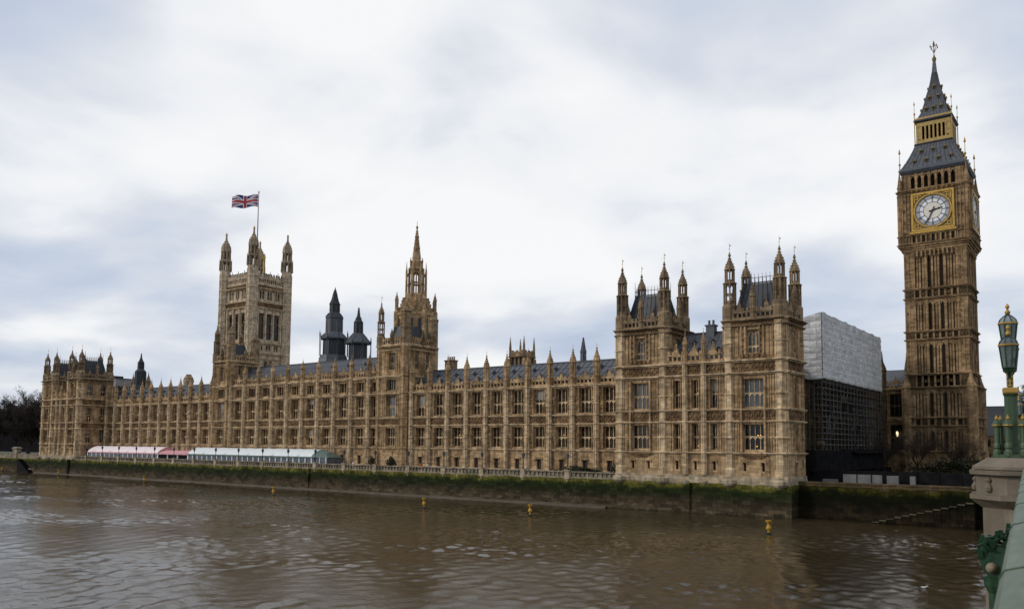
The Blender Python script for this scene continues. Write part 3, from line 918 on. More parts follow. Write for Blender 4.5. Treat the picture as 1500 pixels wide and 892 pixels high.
# towers over the ends of the middle range
def range_tower(name, x0, x1, y1, label, front_detail=True, dark_attic=True):
    root = empty(name, ((x0 + x1) / 2, 9 + (y1 - 9) / 2, ZT), label, 'corner tower')
    y0 = 8.55
    F = Fr('E', y0); FN = Fr('N', x1); FS = Fr('S', x0)
    wall = MB(); dark = MB()
    m_ = (x0 + x1) / 2
    ww = 3.0
    ops = []
    for z, h, n in ((10.35, 4.15, 4), (17.15, 4.8, 4), (23.2, 2.5, 4)):
        ops.append((m_ - ww / 2, m_ + ww / 2, z, z + h)); window(root, F, m_, z, ww, h, n, (0.5,) if h > 3 else ())
    ops.append((m_ - 1.0, m_ + 1.0, 28.0, 32.0)); window(root, F, m_, 28.0, 2.0, 4.0, 3, (0.4,), True, glass='glass_pale')
    us = [m_ + s * k for s in (-1, 1) for k in (1.72, 2.3, 2.9)]
    for a, b in ((10.1, 14.7), (17, 22.1), (22.7, 25.9)): ribs(wall, F, us, a, b)
    ribs(wall, F, [m_ + s * k for s in (-1, 1) for k in (1.2, 1.7, 2.4)], 27.6, 32.4)
    fbox(wall, F, m_ - 0.7, m_ + 0.7, 0, 0.15, 6.0, 9.0)
    wall_open(wall, F, x0, x1, ZT - 0.3, 33.3, ops)
    opn = []
    for q in (0.33, 0.70):
        yc = y0 + (y1 - y0) * q
        opn.append((yc - 0.7, yc + 0.7, 28.2, 32.3)); window(root, FN, yc, 28.2, 1.4, 4.1, 2, (0.4,), True, glass='glass_pale')
        ribs(wall, FN, [yc - 1.0, yc + 1.0, yc - 1.5, yc + 1.5], 27.6, 32.4)
    wall_open(wall, FN, y0, y1, 20, 33.3, opn)
    wall.poly([FS(y0, 0, 20), FS(y1, 0, 20), FS(y1, 0, 33.3), FS(y0, 0, 33.3)])
    FW = Fr('W', y1)
    wall.poly([FW(x0, 0, 20), FW(x1, 0, 20), FW(x1, 0, 33.3), FW(x0, 0, 33.3)])
    part('wall', wall, 'stone', root)
    carved(dark, F, x0 + 1, x1 - 1, 15.25, 16.5)
    part('carved_band', dark, 'stone_dark', root); dark = MB()
    carved(dark, F, x0 + 1, x1 - 1, 32.75, 33.25, 0.5)
    part('carved_band', dark, 'stone_dark', root)
    strings(root, F, x0, x1, [(10.0, 0.32, 0.28), (15.1, 0.3, 0.26), (16.85, 0.3, 0.30), (22.6, 0.45, 0.42), (26.6, 0.5, 0.45), (32.7, 0.3, 0.3), (33.7, 0.4, 0.5)])
    strings(root, FN, y0, y1, [(26.6, 0.5, 0.4), (32.7, 0.3, 0.3), (33.7, 0.4, 0.5)])
    sl = MB(); sl.box(x0 + .3, x1 - .3, y0 + .3, y1 - .3, 33.0, 33.6); part('roof_deck', sl, 'slate_seam', root)
    for FF, a, b in ((F, x0, x1), (FN, y0, y1), (FS, y0, y1), (FW, x0, x1)):
        parapet(root, FF, a, b, 33.7, 1.9, 0.8, 'stone', ((a + b) / 2,), 1.9)
        pinnacle(root, FF((a + b) / 2 + 0.0, 0.25, 33.4), 4.2, 0.42, 'stone_soot', False)
    for (x, y) in ((x0 + 0.55, y0 + 0.35), (x1 - 0.75, y0 + 0.35), (x1 - 0.75, y1 - 0.6), (x0 + 0.55, y1 - 0.6)):
        big = x > m_
        r = 1.25 if big else 0.85
        mb = MB()
        zlo = ZT if y < y0 + 2 else 20
        mb.lathe(x, y, [(r, zlo), (r, 33.0), (r * 1.15, 33.2), (r * 1.15, 33.7), (r, 33.9)], 8)
        for k in range(8):
            a = PI / 8 + k * PI / 4
            mb.box(x + r * math.cos(a) - .07, x + r * math.cos(a) + .07, y + r * math.sin(a) - .07, y + r * math.sin(a) + .07, zlo, 32.9)
        for zc_ in (10, 15.1, 16.85, 22.6, 26.6):
            if zc_ > zlo: mb.lathe(x, y, [(r * 1.02, zc_ - .35), (r * 1.17, zc_ - .15), (r * 1.17, zc_), (r * 1.0, zc_ + .12)], 8)
        part('corner_turret', mb, 'stone', root)
        if big and y < y0 + 2:
            mb = MB(); mb.lathe(x, y, [(r, 33.7), (r, 37.5), (r * 1.1, 37.6), (r * 1.1, 37.9), (r * .9, 38.1), (r * .9, 41.2), (r * 1.1, 41.4), (r * .9, 41.7), (r * .4, 42.6), (.2, 43.6)], 8)
            for k in range(8):
                a = PI / 8 + k * PI / 4
                mb.box(x + r * math.cos(a) - .06, x + r * math.cos(a) + .06, y + r * math.sin(a) - .06, y + r * math.sin(a) + .06, 33.9, 37.5)
            part('stair_turret', mb, 'stone_soot', root)
        elif big:
            mb = MB(); mb.lathe(x, y, [(r, 33.7), (r, 40.0), (r * 1.1, 40.2), (r * 1.1, 40.5), (r * .9, 40.7), (r * .5, 41.4), (.2, 42.6)], 8)
            part('stair_turret', mb, 'stone_soot', root)
        else:
            turret_head(root, (x, y, 33.7), 10.6, 0.85, 'stone_soot', open1=True)
    rf = MB()
    rf.frust(m_, (y0 + y1) / 2, 33.5, 38.6, (x1 - x0) / 2 - 1.3, (y1 - y0) / 2 - 1.3, (x1 - x0) / 2 - 2.6, (y1 - y0) / 2 - 2.8)
    part('mansard_roof', rf, 'iron_black', root)
    return root
range_tower('range_tower', -100.2, -90.6, 18.6, 'square stone river tower with open corner turret, right end of middle range')
range_tower('range_tower', -167.4, -159.2, 17.5, 'square stone river tower at left end of middle range, before flag tower')

# ------------------------------------------------------------------ pavilions
def pavilion(name, x0, x1, depth, tw, label, lamp_r=(), nwin=1, hs=11.4):
    root = empty(name, ((x0 + x1) / 2, depth / 2, 4.9), label, 'palace pavilion')
    y0 = 0.0
    F = Fr('E', y0); FN = Fr('N', x1)
    wall = MB(); dark = MB(); ops = []
    towers = [(x0, x0 + tw), (x1 - tw, x1)]
    zB, zA, zC = 6.4, 24.6, 31.0
    def oriel(a, b, k):
        m_ = (a + b) / 2 - 0.1
        ww = 3.4
        gl = 'glass_pale' if k in (0, 1) else None
        ops.append((m_ - ww / 2, m_ + ww / 2, 10.3, 14.4)); window(root, F, m_, 10.3, ww, 4.1, 4, (0.52,), lamp=[(0.45, 2.35), (0.85, 2.35), (0.25, 0.6)] if k in lamp_r else None, glass='glass')
        ops.append((m_ - ww / 2, m_ + ww / 2, 17.1, 21.6)); window(root, F, m_, 17.1, ww, 4.5, 4, (0.5,), glass=gl)
        ops.append((m_ - 0.95, m_ + 0.95, 25.7, 29.4)); window(root, F, m_, 25.7, 1.9, 3.7, 3, (0.3,), True, glass='glass_pale')
        for dx in (-1.5, 1.5):
            ops.append((m_ + dx - 0.22, m_ + dx + 0.22, 7.0, 8.3)); slit_door(root, F, m_ + dx, 7.0, 0.44, 1.3, 'slit_window', 'glass', 0.4); hood(wall, F, m_ + dx, 0.44, 8.3)
        # corbelled base of the bay and statues beside the upper window
        for q, (wz, dd) in enumerate(((ww * 0.35, 0.12), (ww * 0.5, 0.28), (ww * 0.62, 0.45))):
            fbox(dark, F, m_ - wz, m_ + wz, 0.0, dd, 8.9 + q * 0.3, 9.2 + q * 0.3)
        fbox(wall, F, m_ - ww / 2 - 0.35, m_ - ww / 2 - 0.05, 0, 0.4, 9.9, 22.0)
        fbox(wall, F, m_ + ww / 2 + 0.05, m_ + ww / 2 + 0.35, 0, 0.4, 9.9, 22.0)
        for s in (-1, 1):
            for q in range(4):
                u = m_ + s * 1.45; z = 26.0 + q * 0.95
                fbox(dark, F, u - 0.2, u + 0.2, 0, 0.22, z, z + 0.5)
            fbox(wall, F, m_ + s * 1.15 - .1, m_ + s * 1.15 + .1, 0, 0.3, 25.3, 30.1)
            fbox(wall, F, m_ + s * 1.8 - .1, m_ + s * 1.8 + .1, 0, 0.3, 25.3, 30.1)
        for q in range(5):
            u = m_ - 1.7 + q * 0.85
            fbox(dark, F, u - 0.25, u + 0.25, 0.0, 0.45, 25.0, 25.55)
        us = [u for u in [a + 1.7, a + 2.25, b - 1.8, b - 2.35, m_ - ww / 2 - 0.75, m_ + ww / 2 + 0.75]]
        for za, zb in ((10.1, 14.6), (17.0, 22.2)): ribs(wall, F, us, za, zb)
        ribs(wall, F, [a + 1.8, a + 2.5, b - 1.9, b - 2.6], 25.2, 30.1)
    for k, (a, b) in enumerate(towers): oriel(a, b, k)
    ma, mbn = towers[0][1], towers[1][0]
    nb = 3
    bw = (mbn - ma) / nb
    for i in range(nb):
        m_ = ma + (i + 0.5) * bw
        for z, h in ((10.3, 4.2), (17.1, 4.7)):
            ops.append((m_ - 0.55, m_ + 0.55, z, z + h)); window(root, F, m_, z, 1.1, h, 2, (0.5,), lamp=[(0.25, 0.6 if z < 15 else 2.5)] if (lamp_r and i == 1) else None, glass='glass')
            ribs(wall, F, [m_ - 0.72, m_ + 0.72, m_ - 1.12, m_ + 1.12], z - 0.2, z + h + 0.3)
        ops.append((m_ - 0.22, m_ + 0.22, 7.0, 8.4)); slit_door(root, F, m_, 7.0, 0.44, 1.4, 'slit_window', 'glass', 0.4); hood(wall, F, m_, 0.44, 8.4)
    wall_open(wall, F, x0, x1, zB - 0.2, zA, [o for o in ops if o[2] < 24])
    for (a, b) in towers:
        wall_open(wall, F, a, b, zA, zC, [o for o in ops if o[2] > 25 and a < o[0] < b])
    # north side
    opn = []
    cs = [depth * 0.5] if nwin == 1 else [depth * 0.31, depth * 0.71]
    for yc in cs:
        w2 = 1.0 if nwin == 1 else 1.7
        n2 = 2 if nwin == 1 else 3
        for z, h in ((10.3, 4.2), (17.1, 4.6)):
            opn.append((yc - w2 / 2, yc + w2 / 2, z, z + h)); window(root, FN, yc, z, w2, h, n2, (0.5,), glass='glass', lamp=[(0.2, 1.3)] if (nwin == 2 and z > 15) else None)
        if nwin == 2:
            opn.append((yc - 0.9, yc + 0.9, 25.7, 29.6)); window(root, FN, yc, 25.7, 1.8, 3.9, 2, (0.4,), True, glass='glass_pale')
        else:
            opn.append((yc - 0.5, yc + 0.5, 25.9, 29.3)); window(root, FN, yc, 25.9, 1.0, 3.4, 2, (0.4,), True)
        opn.append((yc - 0.35, yc + 0.35, 6.9, 8.4)); slit_door(root, FN, yc, 6.9, 0.7, 1.5, 'slit_window', 'glass', 0.4); hood(wall, FN, yc, 0.7, 8.4)
        us = [yc - w2 / 2 - 0.25, yc + w2 / 2 + 0.25, yc - w2 / 2 - 0.75, yc + w2 / 2 + 0.75]
        for za, zb in ((10.1, 14.6), (17.0, 22.2), (25.2, 30.1)): ribs(wall, FN, us, za, zb)
    wall_open(wall, FN, y0, depth, zB - 0.2, zC, opn)
    # other sides
    FS = Fr('S', x0); FW = Fr('W', depth)
    wall.poly([FS(y0, 0, 4.9), FS(depth, 0, 4.9), FS(depth, 0, zC), FS(y0, 0, zC)])
    wall.poly([FW(x0, 0, 4.9), FW(x1, 0, 4.9), FW(x1, 0, zA), FW(x0, 0, zA)])
    for (a, b) in towers:
        wall.poly([FW(a, 0, zA), FW(b, 0, zA), FW(b, 0, zC), FW(a, 0, zC)])
    for xx in (towers[0][1], ):   # the near side of the left tower rises over the middle roof
        FT = Fr('N', xx)
        yc = depth * 0.45
        wall_open(wall, FT, y0, depth, zA, zC, [(yc - 0.7, yc + 0.7, 26.5, 29.4)]); window(root, FT, yc, 26.5, 1.4, 2.9, 2, (), True)
        ribs(wall, FT, [yc - 1.0, yc + 1.0, yc - 1.7, yc + 1.7], 25.4, 30.1)
    FT2 = Fr('S', towers[1][0])
    wall.poly([FT2(y0, 0, zA), FT2(depth, 0, zA), FT2(depth, 0, zC), FT2(y0, 0, zC)])
    part('wall', wall, 'stone', root)
    for (za, zb) in ((15.1, 16.55), (22.75, 24.2)):
        carved(dark, F, x0 + 1.1, x1 - 1.1, za, zb, 0.8)
        carved(dark, FN, y0 + 1.1, depth - 0.8, za, zb, 0.8)
    for (a, b) in towers: carved(dark, F, a + 1.2, b - 1.2, 30.2, 30.75, 0.55)
    carved(dark, FN, y0 + 1.2, depth - 1.2, 30.2, 30.75, 0.55)
    part('carved_band', dark, 'stone_dark', root)
    lv = [(9.95, 0.34, 0.34), (14.95, 0.3, 0.3), (16.85, 0.3, 0.34), (22.65, 0.4, 0.42), (24.65, 0.42, 0.48), (12.35, 0.16, 0.16), (19.3, 0.16, 0.16)]
    strings(root, F, x0, x1, lv[:5])
    for (z, h, p_) in lv[5:]:     # slimmer mid-window bands stop at the windows' jambs
        for (a, b) in ((x0 + 1.2, x0 + 2.6), (x0 + tw - 2.6, ma + 0.9), (mbn - 0.9, mbn + 2.6), (x1 - 2.6, x1 - 1.2)):
            strings(root, F, a, b, [(z, h, p_)])
    strings(root, FN, y0, depth, lv[:5])
    for (a, b) in towers: strings(root, F, a, b, [(30.2, 0.3, 0.34), (31.05, 0.34, 0.6)], 'stone_soot')
    strings(root, FN, y0, depth, [(30.2, 0.3, 0.34), (31.05, 0.34, 0.6)], 'stone_soot')
    strings(root, Fr('N', towers[0][1]), y0, depth, [(30.2, 0.3, 0.34), (31.05, 0.34, 0.6)], 'stone_soot')
    # plinth with corbels over the water
    pl = MB()
    pl.box(x0 - 0.1, x1 + 0.3, -0.38, depth, 4.93, 5.75)
    pl.box(x0 - 0.05, x1 + 0.22, -0.28, depth, 5.75, 6.2)
    part('plinth', pl, 'stone_pale', root)
    cm = MB(); cm.lathe(0, 0, [(0.35, 0), (1.05, 0.45), (1.25, 0.75), (1.25, 1.25), (1.05, 1.4)], 10)
    cme = cm.mesh('corbel', 'stone_pale')
    cs_ = MB(); cs_.lathe(0, 0, [(0.2, 0), (0.55, 0.4), (0.65, 0.7), (0.65, 0.9)], 10)
    cse = cs_.mesh('corbel', 'stone_pale')
    for (a, b) in towers:
        place('corbel', cme, root, (a + 0.95, -0.15, 4.25)); place('corbel', cme, root, (b - 0.95, -0.15, 4.25))
    for i in range(1, nb): place('corbel', cse, root, (ma + i * bw, -0.25, 4.4))
    # middle buttresses, pinnacles, roof
    for i in range(1, nb):
        buttress(root, F, ma + i * bw, 6.2, 24.7, 0.42, 0.22, (9.95, 14.95, 16.85, 22.65, 24.65))
        pinnacle(root, F(ma + i * bw, 0.15, 24.7), 5.0, 0.38, 'stone')
    parapet(root, F, ma, mbn, 24.65, 2.0, 0.8, 'stone', [ma + (i + 0.5) * bw for i in range(nb)], 1.9)
    gable_roof(root, ma - 0.1, mbn + 0.1, 1.0, depth + 1.5, 25.3, 30.2, depth * 0.5 + 1.2, True, bw, bw / 2)
    chimney(root, (ma + mbn) / 2 + 0.6, depth * 0.5 + 1.0, 29.0, 31.3, 0.75, 0.6, 'iron_grey')
    # towers' turrets and roofs
    for k, (a, b) in enumerate(towers):
        xs = (a + 0.95, b - 0.95)
        for x in xs:
            for y in (0.75, depth - 0.95):
                r = 1.12
                mb = MB()
                zlo = 6.0 if (y < 2 or (k == 1 and x == xs[1])) else 24.0
                mb.lathe(x, y, [(r * 1.1, zlo), (r * 1.1, zlo + 1.2), (r, zlo + 1.5), (r, 30.3), (r * 1.16, 30.6), (r * 1.16, 31.1), (r * 1.04, 31.2), (r * 1.04, 33.6)], 8)
                for q in range(8):
                    an = PI / 8 + q * PI / 4
                    xx, yy = x + r * math.cos(an), y + r * math.sin(an)
                    for za, zb in ((zlo + 1.5, 9.6), (10.1, 14.6), (17, 22.2), (25, 30.1)):
                        if za >= zlo and zb > za: mb.box(xx - .075, xx + .075, yy - .075, yy + .075, za, zb)
                for zc_ in (9.95, 12.35, 14.95, 16.85, 19.3, 22.65, 24.65, 27.5):
                    if zc_ > zlo + 2: mb.lathe(x, y, [(r * 1.02, zc_ - .32), (r * 1.17, zc_ - .14), (r * 1.17, zc_), (r * 1.0, zc_ + .12)], 8)
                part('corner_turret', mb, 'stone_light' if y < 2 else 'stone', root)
                turret_head(root, (x, y, 31.1), hs, 0.98, open1=(k == 1 and x == xs[0] and y < 2))
        for FF, u0, u1 in ((F, a, b), (FW, a, b), (Fr('N', b), y0, depth), (Fr('S', a), y0, depth)):
            parapet(root, FF, u0 + 0.9, u1 - 0.9, 31.05, 1.9, 0.75, 'stone_soot', [(u0 + u1) / 2 - (u1 - u0) * .22, (u0 + u1) / 2 + (u1 - u0) * .22], 2.0)
            pinnacle(root, FF((u0 + u1) / 2, 0.05, 31.0), 6.0, 0.44, 'stone_soot', False)
        rf = MB()
        cx_, cy_ = (a + b) / 2, depth / 2
        hx, hy = tw / 2 - 1.0, depth / 2 - 1.1
        rf.box(cx_ - hx, cx_ + hx, cy_ - hy, cy_ + hy, 30.2, 31.6)
        rf.frust(cx_, cy_, 31.6, 37.2, hx - 0.2, hy - 0.2, hx - 1.5, hy - 1.5)
        for q in range(-3, 4):
            for (hx0, hx1, sx) in ((hx - .2, hx - 1.5, 1),):
                t = q / 3.5
                rf.bar((cx_ + t * (hx - .3), cy_ - hy + .2, 31.6), (cx_ + t * (hx - 1.6), cy_ - hy + 1.5, 37.2), 0.06)
                rf.bar((cx_ + hx - .2, cy_ + t * (hy - .3), 31.6), (cx_ + hx - 1.5, cy_ + t * (hy - 1.6), 37.2), 0.06)
        part('mansard_roof', rf, 'iron_black', root)
        cg = MB()
        for (xa, ya, xb, yb) in ((-1, -1, 1, -1), (1, -1, 1, 1), (1, 1, -1, 1), (-1, 1, -1, -1)):
            ax, ay, bx, by = cx_ + xa * (hx - 1.5), cy_ + ya * (hy - 1.5), cx_ + xb * (hx - 1.5), cy_ + yb * (hy - 1.5)
            cg.bar((ax, ay, 37.35), (bx, by, 37.35), 0.09); cg.bar((ax, ay, 38.2), (bx, by, 38.2), 0.04)
            for q in range(9):
                t = q / 8
                px, py = ax + (bx - ax) * t, ay + (by - ay) * t
                cg.bar((px, py, 37.2), (px, py, 38.9 if q % 8 else 39.9), 0.05, 0.02)
        part('roof_cresting', cg, 'iron_black', root)
    return root
pavilion('palace_pavilion', -30.8, -0.75, 8.9, 10.1, 'near gothic stone pavilion with two turreted towers rising straight from the river', (1,), 1, 11.4)
pavilion('palace_pavilion', -255.5, -229.2, 11.0, 8.6, 'farthest gothic stone pavilion with six turrets at the left end of the palace', (), 2, 9.6)

# ------------------------------------------------------------------ flag tower (far, left)
def faces(cx, cy, hx, hy):
    return [(Fr('E', cy - hy), cx, hx), (Fr('N', cx + hx), cy, hy), (Fr('W', cy + hy), cx, hx), (Fr('S', cx - hx), cy, hy)]
VX, VY, VHX, VHY = -269.7, 93.7, 10.4, 9.1
vt = empty('flag_tower', (VX, VY, ZT), 'tall square gothic stone tower with four turrets flying a flag', 'tower')
wall = MB(); dark = MB(); op = MB()
for F, c, hw in faces(VX, VY, VHX, VHY):
    ops = []
    ws = hw * 0.29
    for k in (-1, 0, 1):
        u = c + k * hw * 0.44
        ops.append((u - ws / 2 - 0.1, u + ws / 2 + 0.1, 55.8, 67.2))
        if F.kind in 'EN': window(vt, F, u, 55.8, ws + 0.2, 11.4, 2, (0.33, 0.66), True, glass='glass', depth=0.7, mat='stone_dark')
        ops += [(u - 1.1, u - 0.2, 51.0, 53.2), (u + 0.2, u + 1.1, 51.0, 53.2), (u - 1.2, u - 0.2, 73.5, 77.0), (u + 0.2, u + 1.2, 73.5, 77.0)]
        if F.kind in 'EN':
            for du in (-0.68, 0.68):
                window(vt, F, u + du, 51.0, 0.9, 2.2, 1, (), False, glass='glass', mat='stone_dark')
                window(vt, F, u + du, 73.5, 1.0, 3.5, 1, (), False, glass='glass', mat='stone_dark')
    ops.append((c - 2.2, c + 2.2, 38, 46.5))
    wall_open(wall, F, c - hw, c + hw, ZT, 78.5, ops, 1.5)
    if F.kind in 'EN': window(vt, F, c, 38, 4.4, 8.5, 4, (0.4,), True, glass='glass', depth=1.2)
    us = [c + hw * q for q in (-0.66, -0.22, 0.22, 0.66)]
    ribs(wall, F, us, 54.5, 69.3, 0.6, 0.55)
    ribs(wall, F, [c + hw * q for q in (-.6, -.3, 0, .3, .6)], 72.4, 77.8, 0.25, 0.25)
    ribs(wall, F, [c + hw * q for q in (-.6, -.3, 0, .3, .6)], 28, 49, 0.3, 0.3)
    carved(dark, F, c - hw + 1.6, c + hw - 1.6, 70.0, 71.6, 1.2)
    carved(dark, F, c - hw + 1.6, c + hw - 1.6, 78.3, 79.5, 1.0)
    strings(vt, F, c - hw, c + hw, [(49.8, 0.6, 0.6), (54.3, 0.7, 0.7), (69.8, 0.7, 0.6), (72.2, 0.6, 0.7), (78.2, 0.7, 0.9), (47.6, .5, .5)])
    parapet(vt, F, c - hw, c + hw, 79.6, 4.6, 1.0, 'stone_haze_grey', [c - hw * .44, c, c + hw * .44], 3.6, 0.6)
    bkp = MB(); fbox(bkp, F, c - hw, c + hw, -.9, -.55, 79, 83.0); part('parapet_backing', bkp, 'stone_soot', vt)
part('wall', wall, 'stone_haze_grey', vt); part('carved_band', dark, 'stone_dark', vt)
for sx in (-1, 1):
    for sy in (-1, 1):
        x, y = VX + sx * (VHX - 0.2), VY + sy * (VHY - 0.2)
        r = 2.25
        mb = MB()
        mb.lathe(x, y, [(r * 1.1, ZT), (r * 1.1, 47), (r, 48), (r, 87.3)], 8)
        for z in (49.8, 54.3, 62, 69.8, 72.2, 78.2, 83):
            mb.lathe(x, y, [(r, z - .7), (r * 1.12, z - .3), (r * 1.12, z), (r, z + .3)], 8)
        for q in range(8):
            an = PI / 8 + q * PI / 4
            xx, yy = x + r * math.cos(an), y + r * math.sin(an)
            mb.box(xx - .16, xx + .16, yy - .16, yy + .16, 28, 86)
            a2 = an + PI / 8
            xx, yy = x + r * .93 * math.cos(a2), y + r * .93 * math.sin(a2)
            for z in (56.5, 59.5, 64, 67, 74.5): mb.box(xx - .22, xx + .22, yy - .22, yy + .22, z, z + .5)
        part('corner_turret', mb, 'stone_haze_grey', vt)
        h = MB()
        for (za, zb, ra) in ((87.3, 91.3, r * 0.98), (92.3, 95.8, r * 0.76)):
            for q in range(8):
                an = PI / 8 + q * PI / 4
                xx, yy = x + ra * math.cos(an), y + ra * math.sin(an)
                h.lathe(xx, yy, [(0.44, za), (0.44, zb)], 4, an + PI / 4)
                a2 = an + PI / 4
                x2, y2 = x + ra * math.cos(a2), y + ra * math.sin(a2)
                h.poly([(xx, yy, zb), (xx, yy, zb - 1.0), ((xx + x2) / 2, (yy + y2) / 2, zb - .1), ((xx + x2) / 2, (yy + y2) / 2, zb)])
                h.poly([((xx + x2) / 2, (yy + y2) / 2, zb), ((xx + x2) / 2, (yy + y2) / 2, zb - .1), (x2, y2, zb - 1.0), (x2, y2, zb)])
                xo, yo = x + ra * 1.18 * math.cos(an), y + ra * 1.18 * math.sin(an)
                h.bar((xo, yo, za), (xo, yo, zb + 1.4), 0.16, 0.05)
        h.lathe(x, y, [(r * 1.0, 91.2), (r * 1.2, 91.5), (r * 1.2, 91.9), (r * .85, 92.3)], 8)
        h.lathe(x, y, [(r * .80, 95.7), (r * 1.0, 95.9), (r * 1.0, 96.4), (r * .98, 97.3), (r * .88, 98.4), (r * .62, 99.5), (r * .34, 100.6), (r * .2, 101.8), (r * .14, 103.4)], 8)
        for q in range(8):
            an = PI / 8 + q * PI / 4
            for z, rr in ((97.5, .88), (98.6, .80), (99.6, .60), (100.6, .36)):
                xx, yy = x + r * rr * math.cos(an), y + r * rr * math.sin(an)
                h.box(xx - .14, xx + .14, yy - .14, yy + .14, z - .1, z + .25)
        ho = part('turret_head', h, 'stone_haze_soot', vt)
        b = MB(); b.lathe(x, y, [(.1, 103.2), (.42, 103.5), (.5, 103.9), (.3, 104.3), (.06, 104.8)], 8)
        obj('gilt_finial', b.mesh('gilt_finial', 'gold', tuple(vt.location)), ho)
rf = MB()
rf.box(VX - VHX + 1, VX + VHX - 1, VY - VHY + 1, VY + VHY - 1, 77, 82.4)
rf.frust(VX, VY, 82.4, 85.6, VHX - 1.6, VHY - 1.6, VHX - 5.2, VHY - 4.4)
for k in range(-6, 7):
    rf.box(VX + k * 1.35 - .3, VX + k * 1.35 + .3, VY - VHY + .9, VY - VHY + 1.3, 82.3, 85.3)
for k in range(-5, 6):
    rf.box(VX + VHX - 1.3, VX + VHX - .9, VY + k * 1.35 - .3, VY + k * 1.35 + .3, 82.3, 85.3)
part('roof', rf, 'iron_black', vt)
cr_ = MB()
for sx in (-1, 1):
    for sy in (-1, 1):
        bx, by = VX + sx * 2.7, VY + sy * 2.3
        cr_.bar((bx, by, 85.0), (VX + sx * 2.5, VY + sy * 2.1, 92.4), 0.45, 0.25)
        cr_.bar((VX + sx * 2.5, VY + sy * 2.1, 92.4), (VX + sx * .8, VY + sy * 0.7, 96.8), 0.25, 0.18)
        cr_.lathe(bx, by, [(.3, 85), (.35, 93.6), (.5, 93.9), (.1, 95.8)], 6)
    cr_.bar((VX - 4 * sx, VY - 3.2, 86.0), (VX - 4 * sx, VY + 3.2, 86.0), 0.25)
    cr_.bar((VX - 4, VY - 3.2 * sx, 86.0), (VX + 4, VY - 3.2 * sx, 86.0), 0.25)
cr_.lathe(VX, VY, [(1.0, 96.6), (1.25, 97.3), (0.8, 98.2), (.3, 99)], 8)
part('gilt_crown', cr_, 'gold', vt)
fp = MB(); fp.lathe(VX, VY, [(0.30, 85), (0.26, 100), (0.14, 123.5)], 10)
fpo = part('flagpole', fp, 'iron_grey', vt, smooth=True)
fb = MB(); fb.lathe(VX, VY, [(.1, 123.4), (.36, 123.7), (.36, 124.0), (.08, 124.4)], 8)
obj('gilt_ball', fb.mesh('gilt_ball', 'gold', tuple(vt.location)), fpo)

# flag
fd = Vector((-0.62, -0.78, 0)).normalized()
perp = Vector((0.78, -0.62, 0)).normalized()
FWd, FH = 11.6, 5.6
nx_, ny_ = 90, 44
verts = []
for j in range(ny_ + 1):
    for i in range(nx_ + 1):
        s_ = i / nx_; t = j / ny_
        q = Vector((VX, VY, 117.0)) + fd * (0.25 + s_ * FWd * 0.96) + Vector((0, 0, t * FH - 1.7 * s_ ** 1.4 + 0.25 * math.sin(s_ * 9 + t))) + perp * (0.75 * math.sin(s_ * 8.5 + t * 1.2) * (0.25 + s_))
        verts.append(q)
fcs = [(j * (nx_ + 1) + i, j * (nx_ + 1) + i + 1, (j + 1) * (nx_ + 1) + i + 1, (j + 1) * (nx_ + 1) + i) for j in range(ny_) for i in range(nx_)]
def jack(x, y):       # x in -1..1 (2:1), y in -0.5..0.5
    if abs(x) < 0.10 or abs(y) < 0.10: return 0
    if abs(x) < 0.165 or abs(y) < 0.165: return 1
    k = 1 / math.sqrt(5) * 2
    d1 = (y - x * 0.5) * k; d2 = (y + x * 0.5) * k
    for d, s in ((d1, 1 if x > 0 else -1), (d2, 1 if x < 0 else -1)):
        q = d * (1 if s > 0 else -1)
        if -0.066 < q < 0.0: return 0
    if abs(d1) < 0.10 or abs(d2) < 0.10: return 1
    return 2
me = bpy.data.meshes.new('flag')
org = Vector((VX, VY, 117.0))
me.from_pydata([tuple(v - org) for v in verts], [], fcs)
for mm in ('flag_red', 'flag_white', 'flag_blue'): me.materials.append(M[mm])
for pl in me.polygons:
    j, i = divmod(pl.index, nx_)
    pl.material_index = jack((i + .5) / nx_ * 2 - 1, (j + .5) / ny_ - .5)
    pl.use_smooth = True
fo = obj('flag', me); fo.location = org
tag(fo, 'red white and blue union flag waving from the far left tower', 'flag')

# stone stair turrets between flag tower and middle range tower (in front of flag tower)
# ------------------------------------------------------------------ central spire tower
CXX, CYY = -162.0, 85.0
ct = empty('spire_tower', (CXX, CYY, ZT), 'octagonal stone tower with open lantern and tall pointed spire', 'tower')
mb = MB()
r0 = 7.3
mb.lathe(CXX, CYY, [(r0, ZT), (r0, 56.0), (r0 * 1.05, 56.3), (r0 * 1.05, 57.0), (r0 * .92, 57.4), (r0 * .92, 58.4), (r0 * .72, 60.2), (r0 * .58, 62.4), (r0 * .53, 63.4), (r0 * .55, 63.6), (r0 * .55, 64.2), (r0 * .42, 64.6)], 8)
for q in range(8):
    an = PI / 8 + q * PI / 4
    ca, sa = math.cos(an), math.sin(an)
    xx, yy = CXX + r0 * ca, CYY + r0 * sa
    mb.lathe(xx, yy, [(1.0, ZT), (1.0, 57.5), (.7, 58)], 6)
    a2 = an + PI / 8
    tx, ty = -math.sin(a2), math.cos(a2)
    for k in (-1, -0.33, 0.33, 1):
        px, py = CXX + r0 * .925 * math.cos(a2) + tx * k * 1.9, CYY + r0 * .925 * math.sin(a2) + ty * k * 2.1
        mb.bar((px, py, 40), (px, py, 56), .2)
    # carved steps on the shoulder
    for z, rr in ((59.2, .84), (60.6, .70), (61.8, .64), (62.8, .59)):
        px, py = CXX + r0 * rr * math.cos(a2) * .95, CYY + r0 * rr * math.sin(a2) * .95
        mb.box(px - .5, px + .5, py - .5, py + .5, z - .6, z + .4)
part('lower_stage', mb, 'stone', ct)
wm = MB(); wm.box(-0.75, 0.75, -0.05, 0.1, 0, 8.5); wme = wm.mesh('lancet', 'glass')
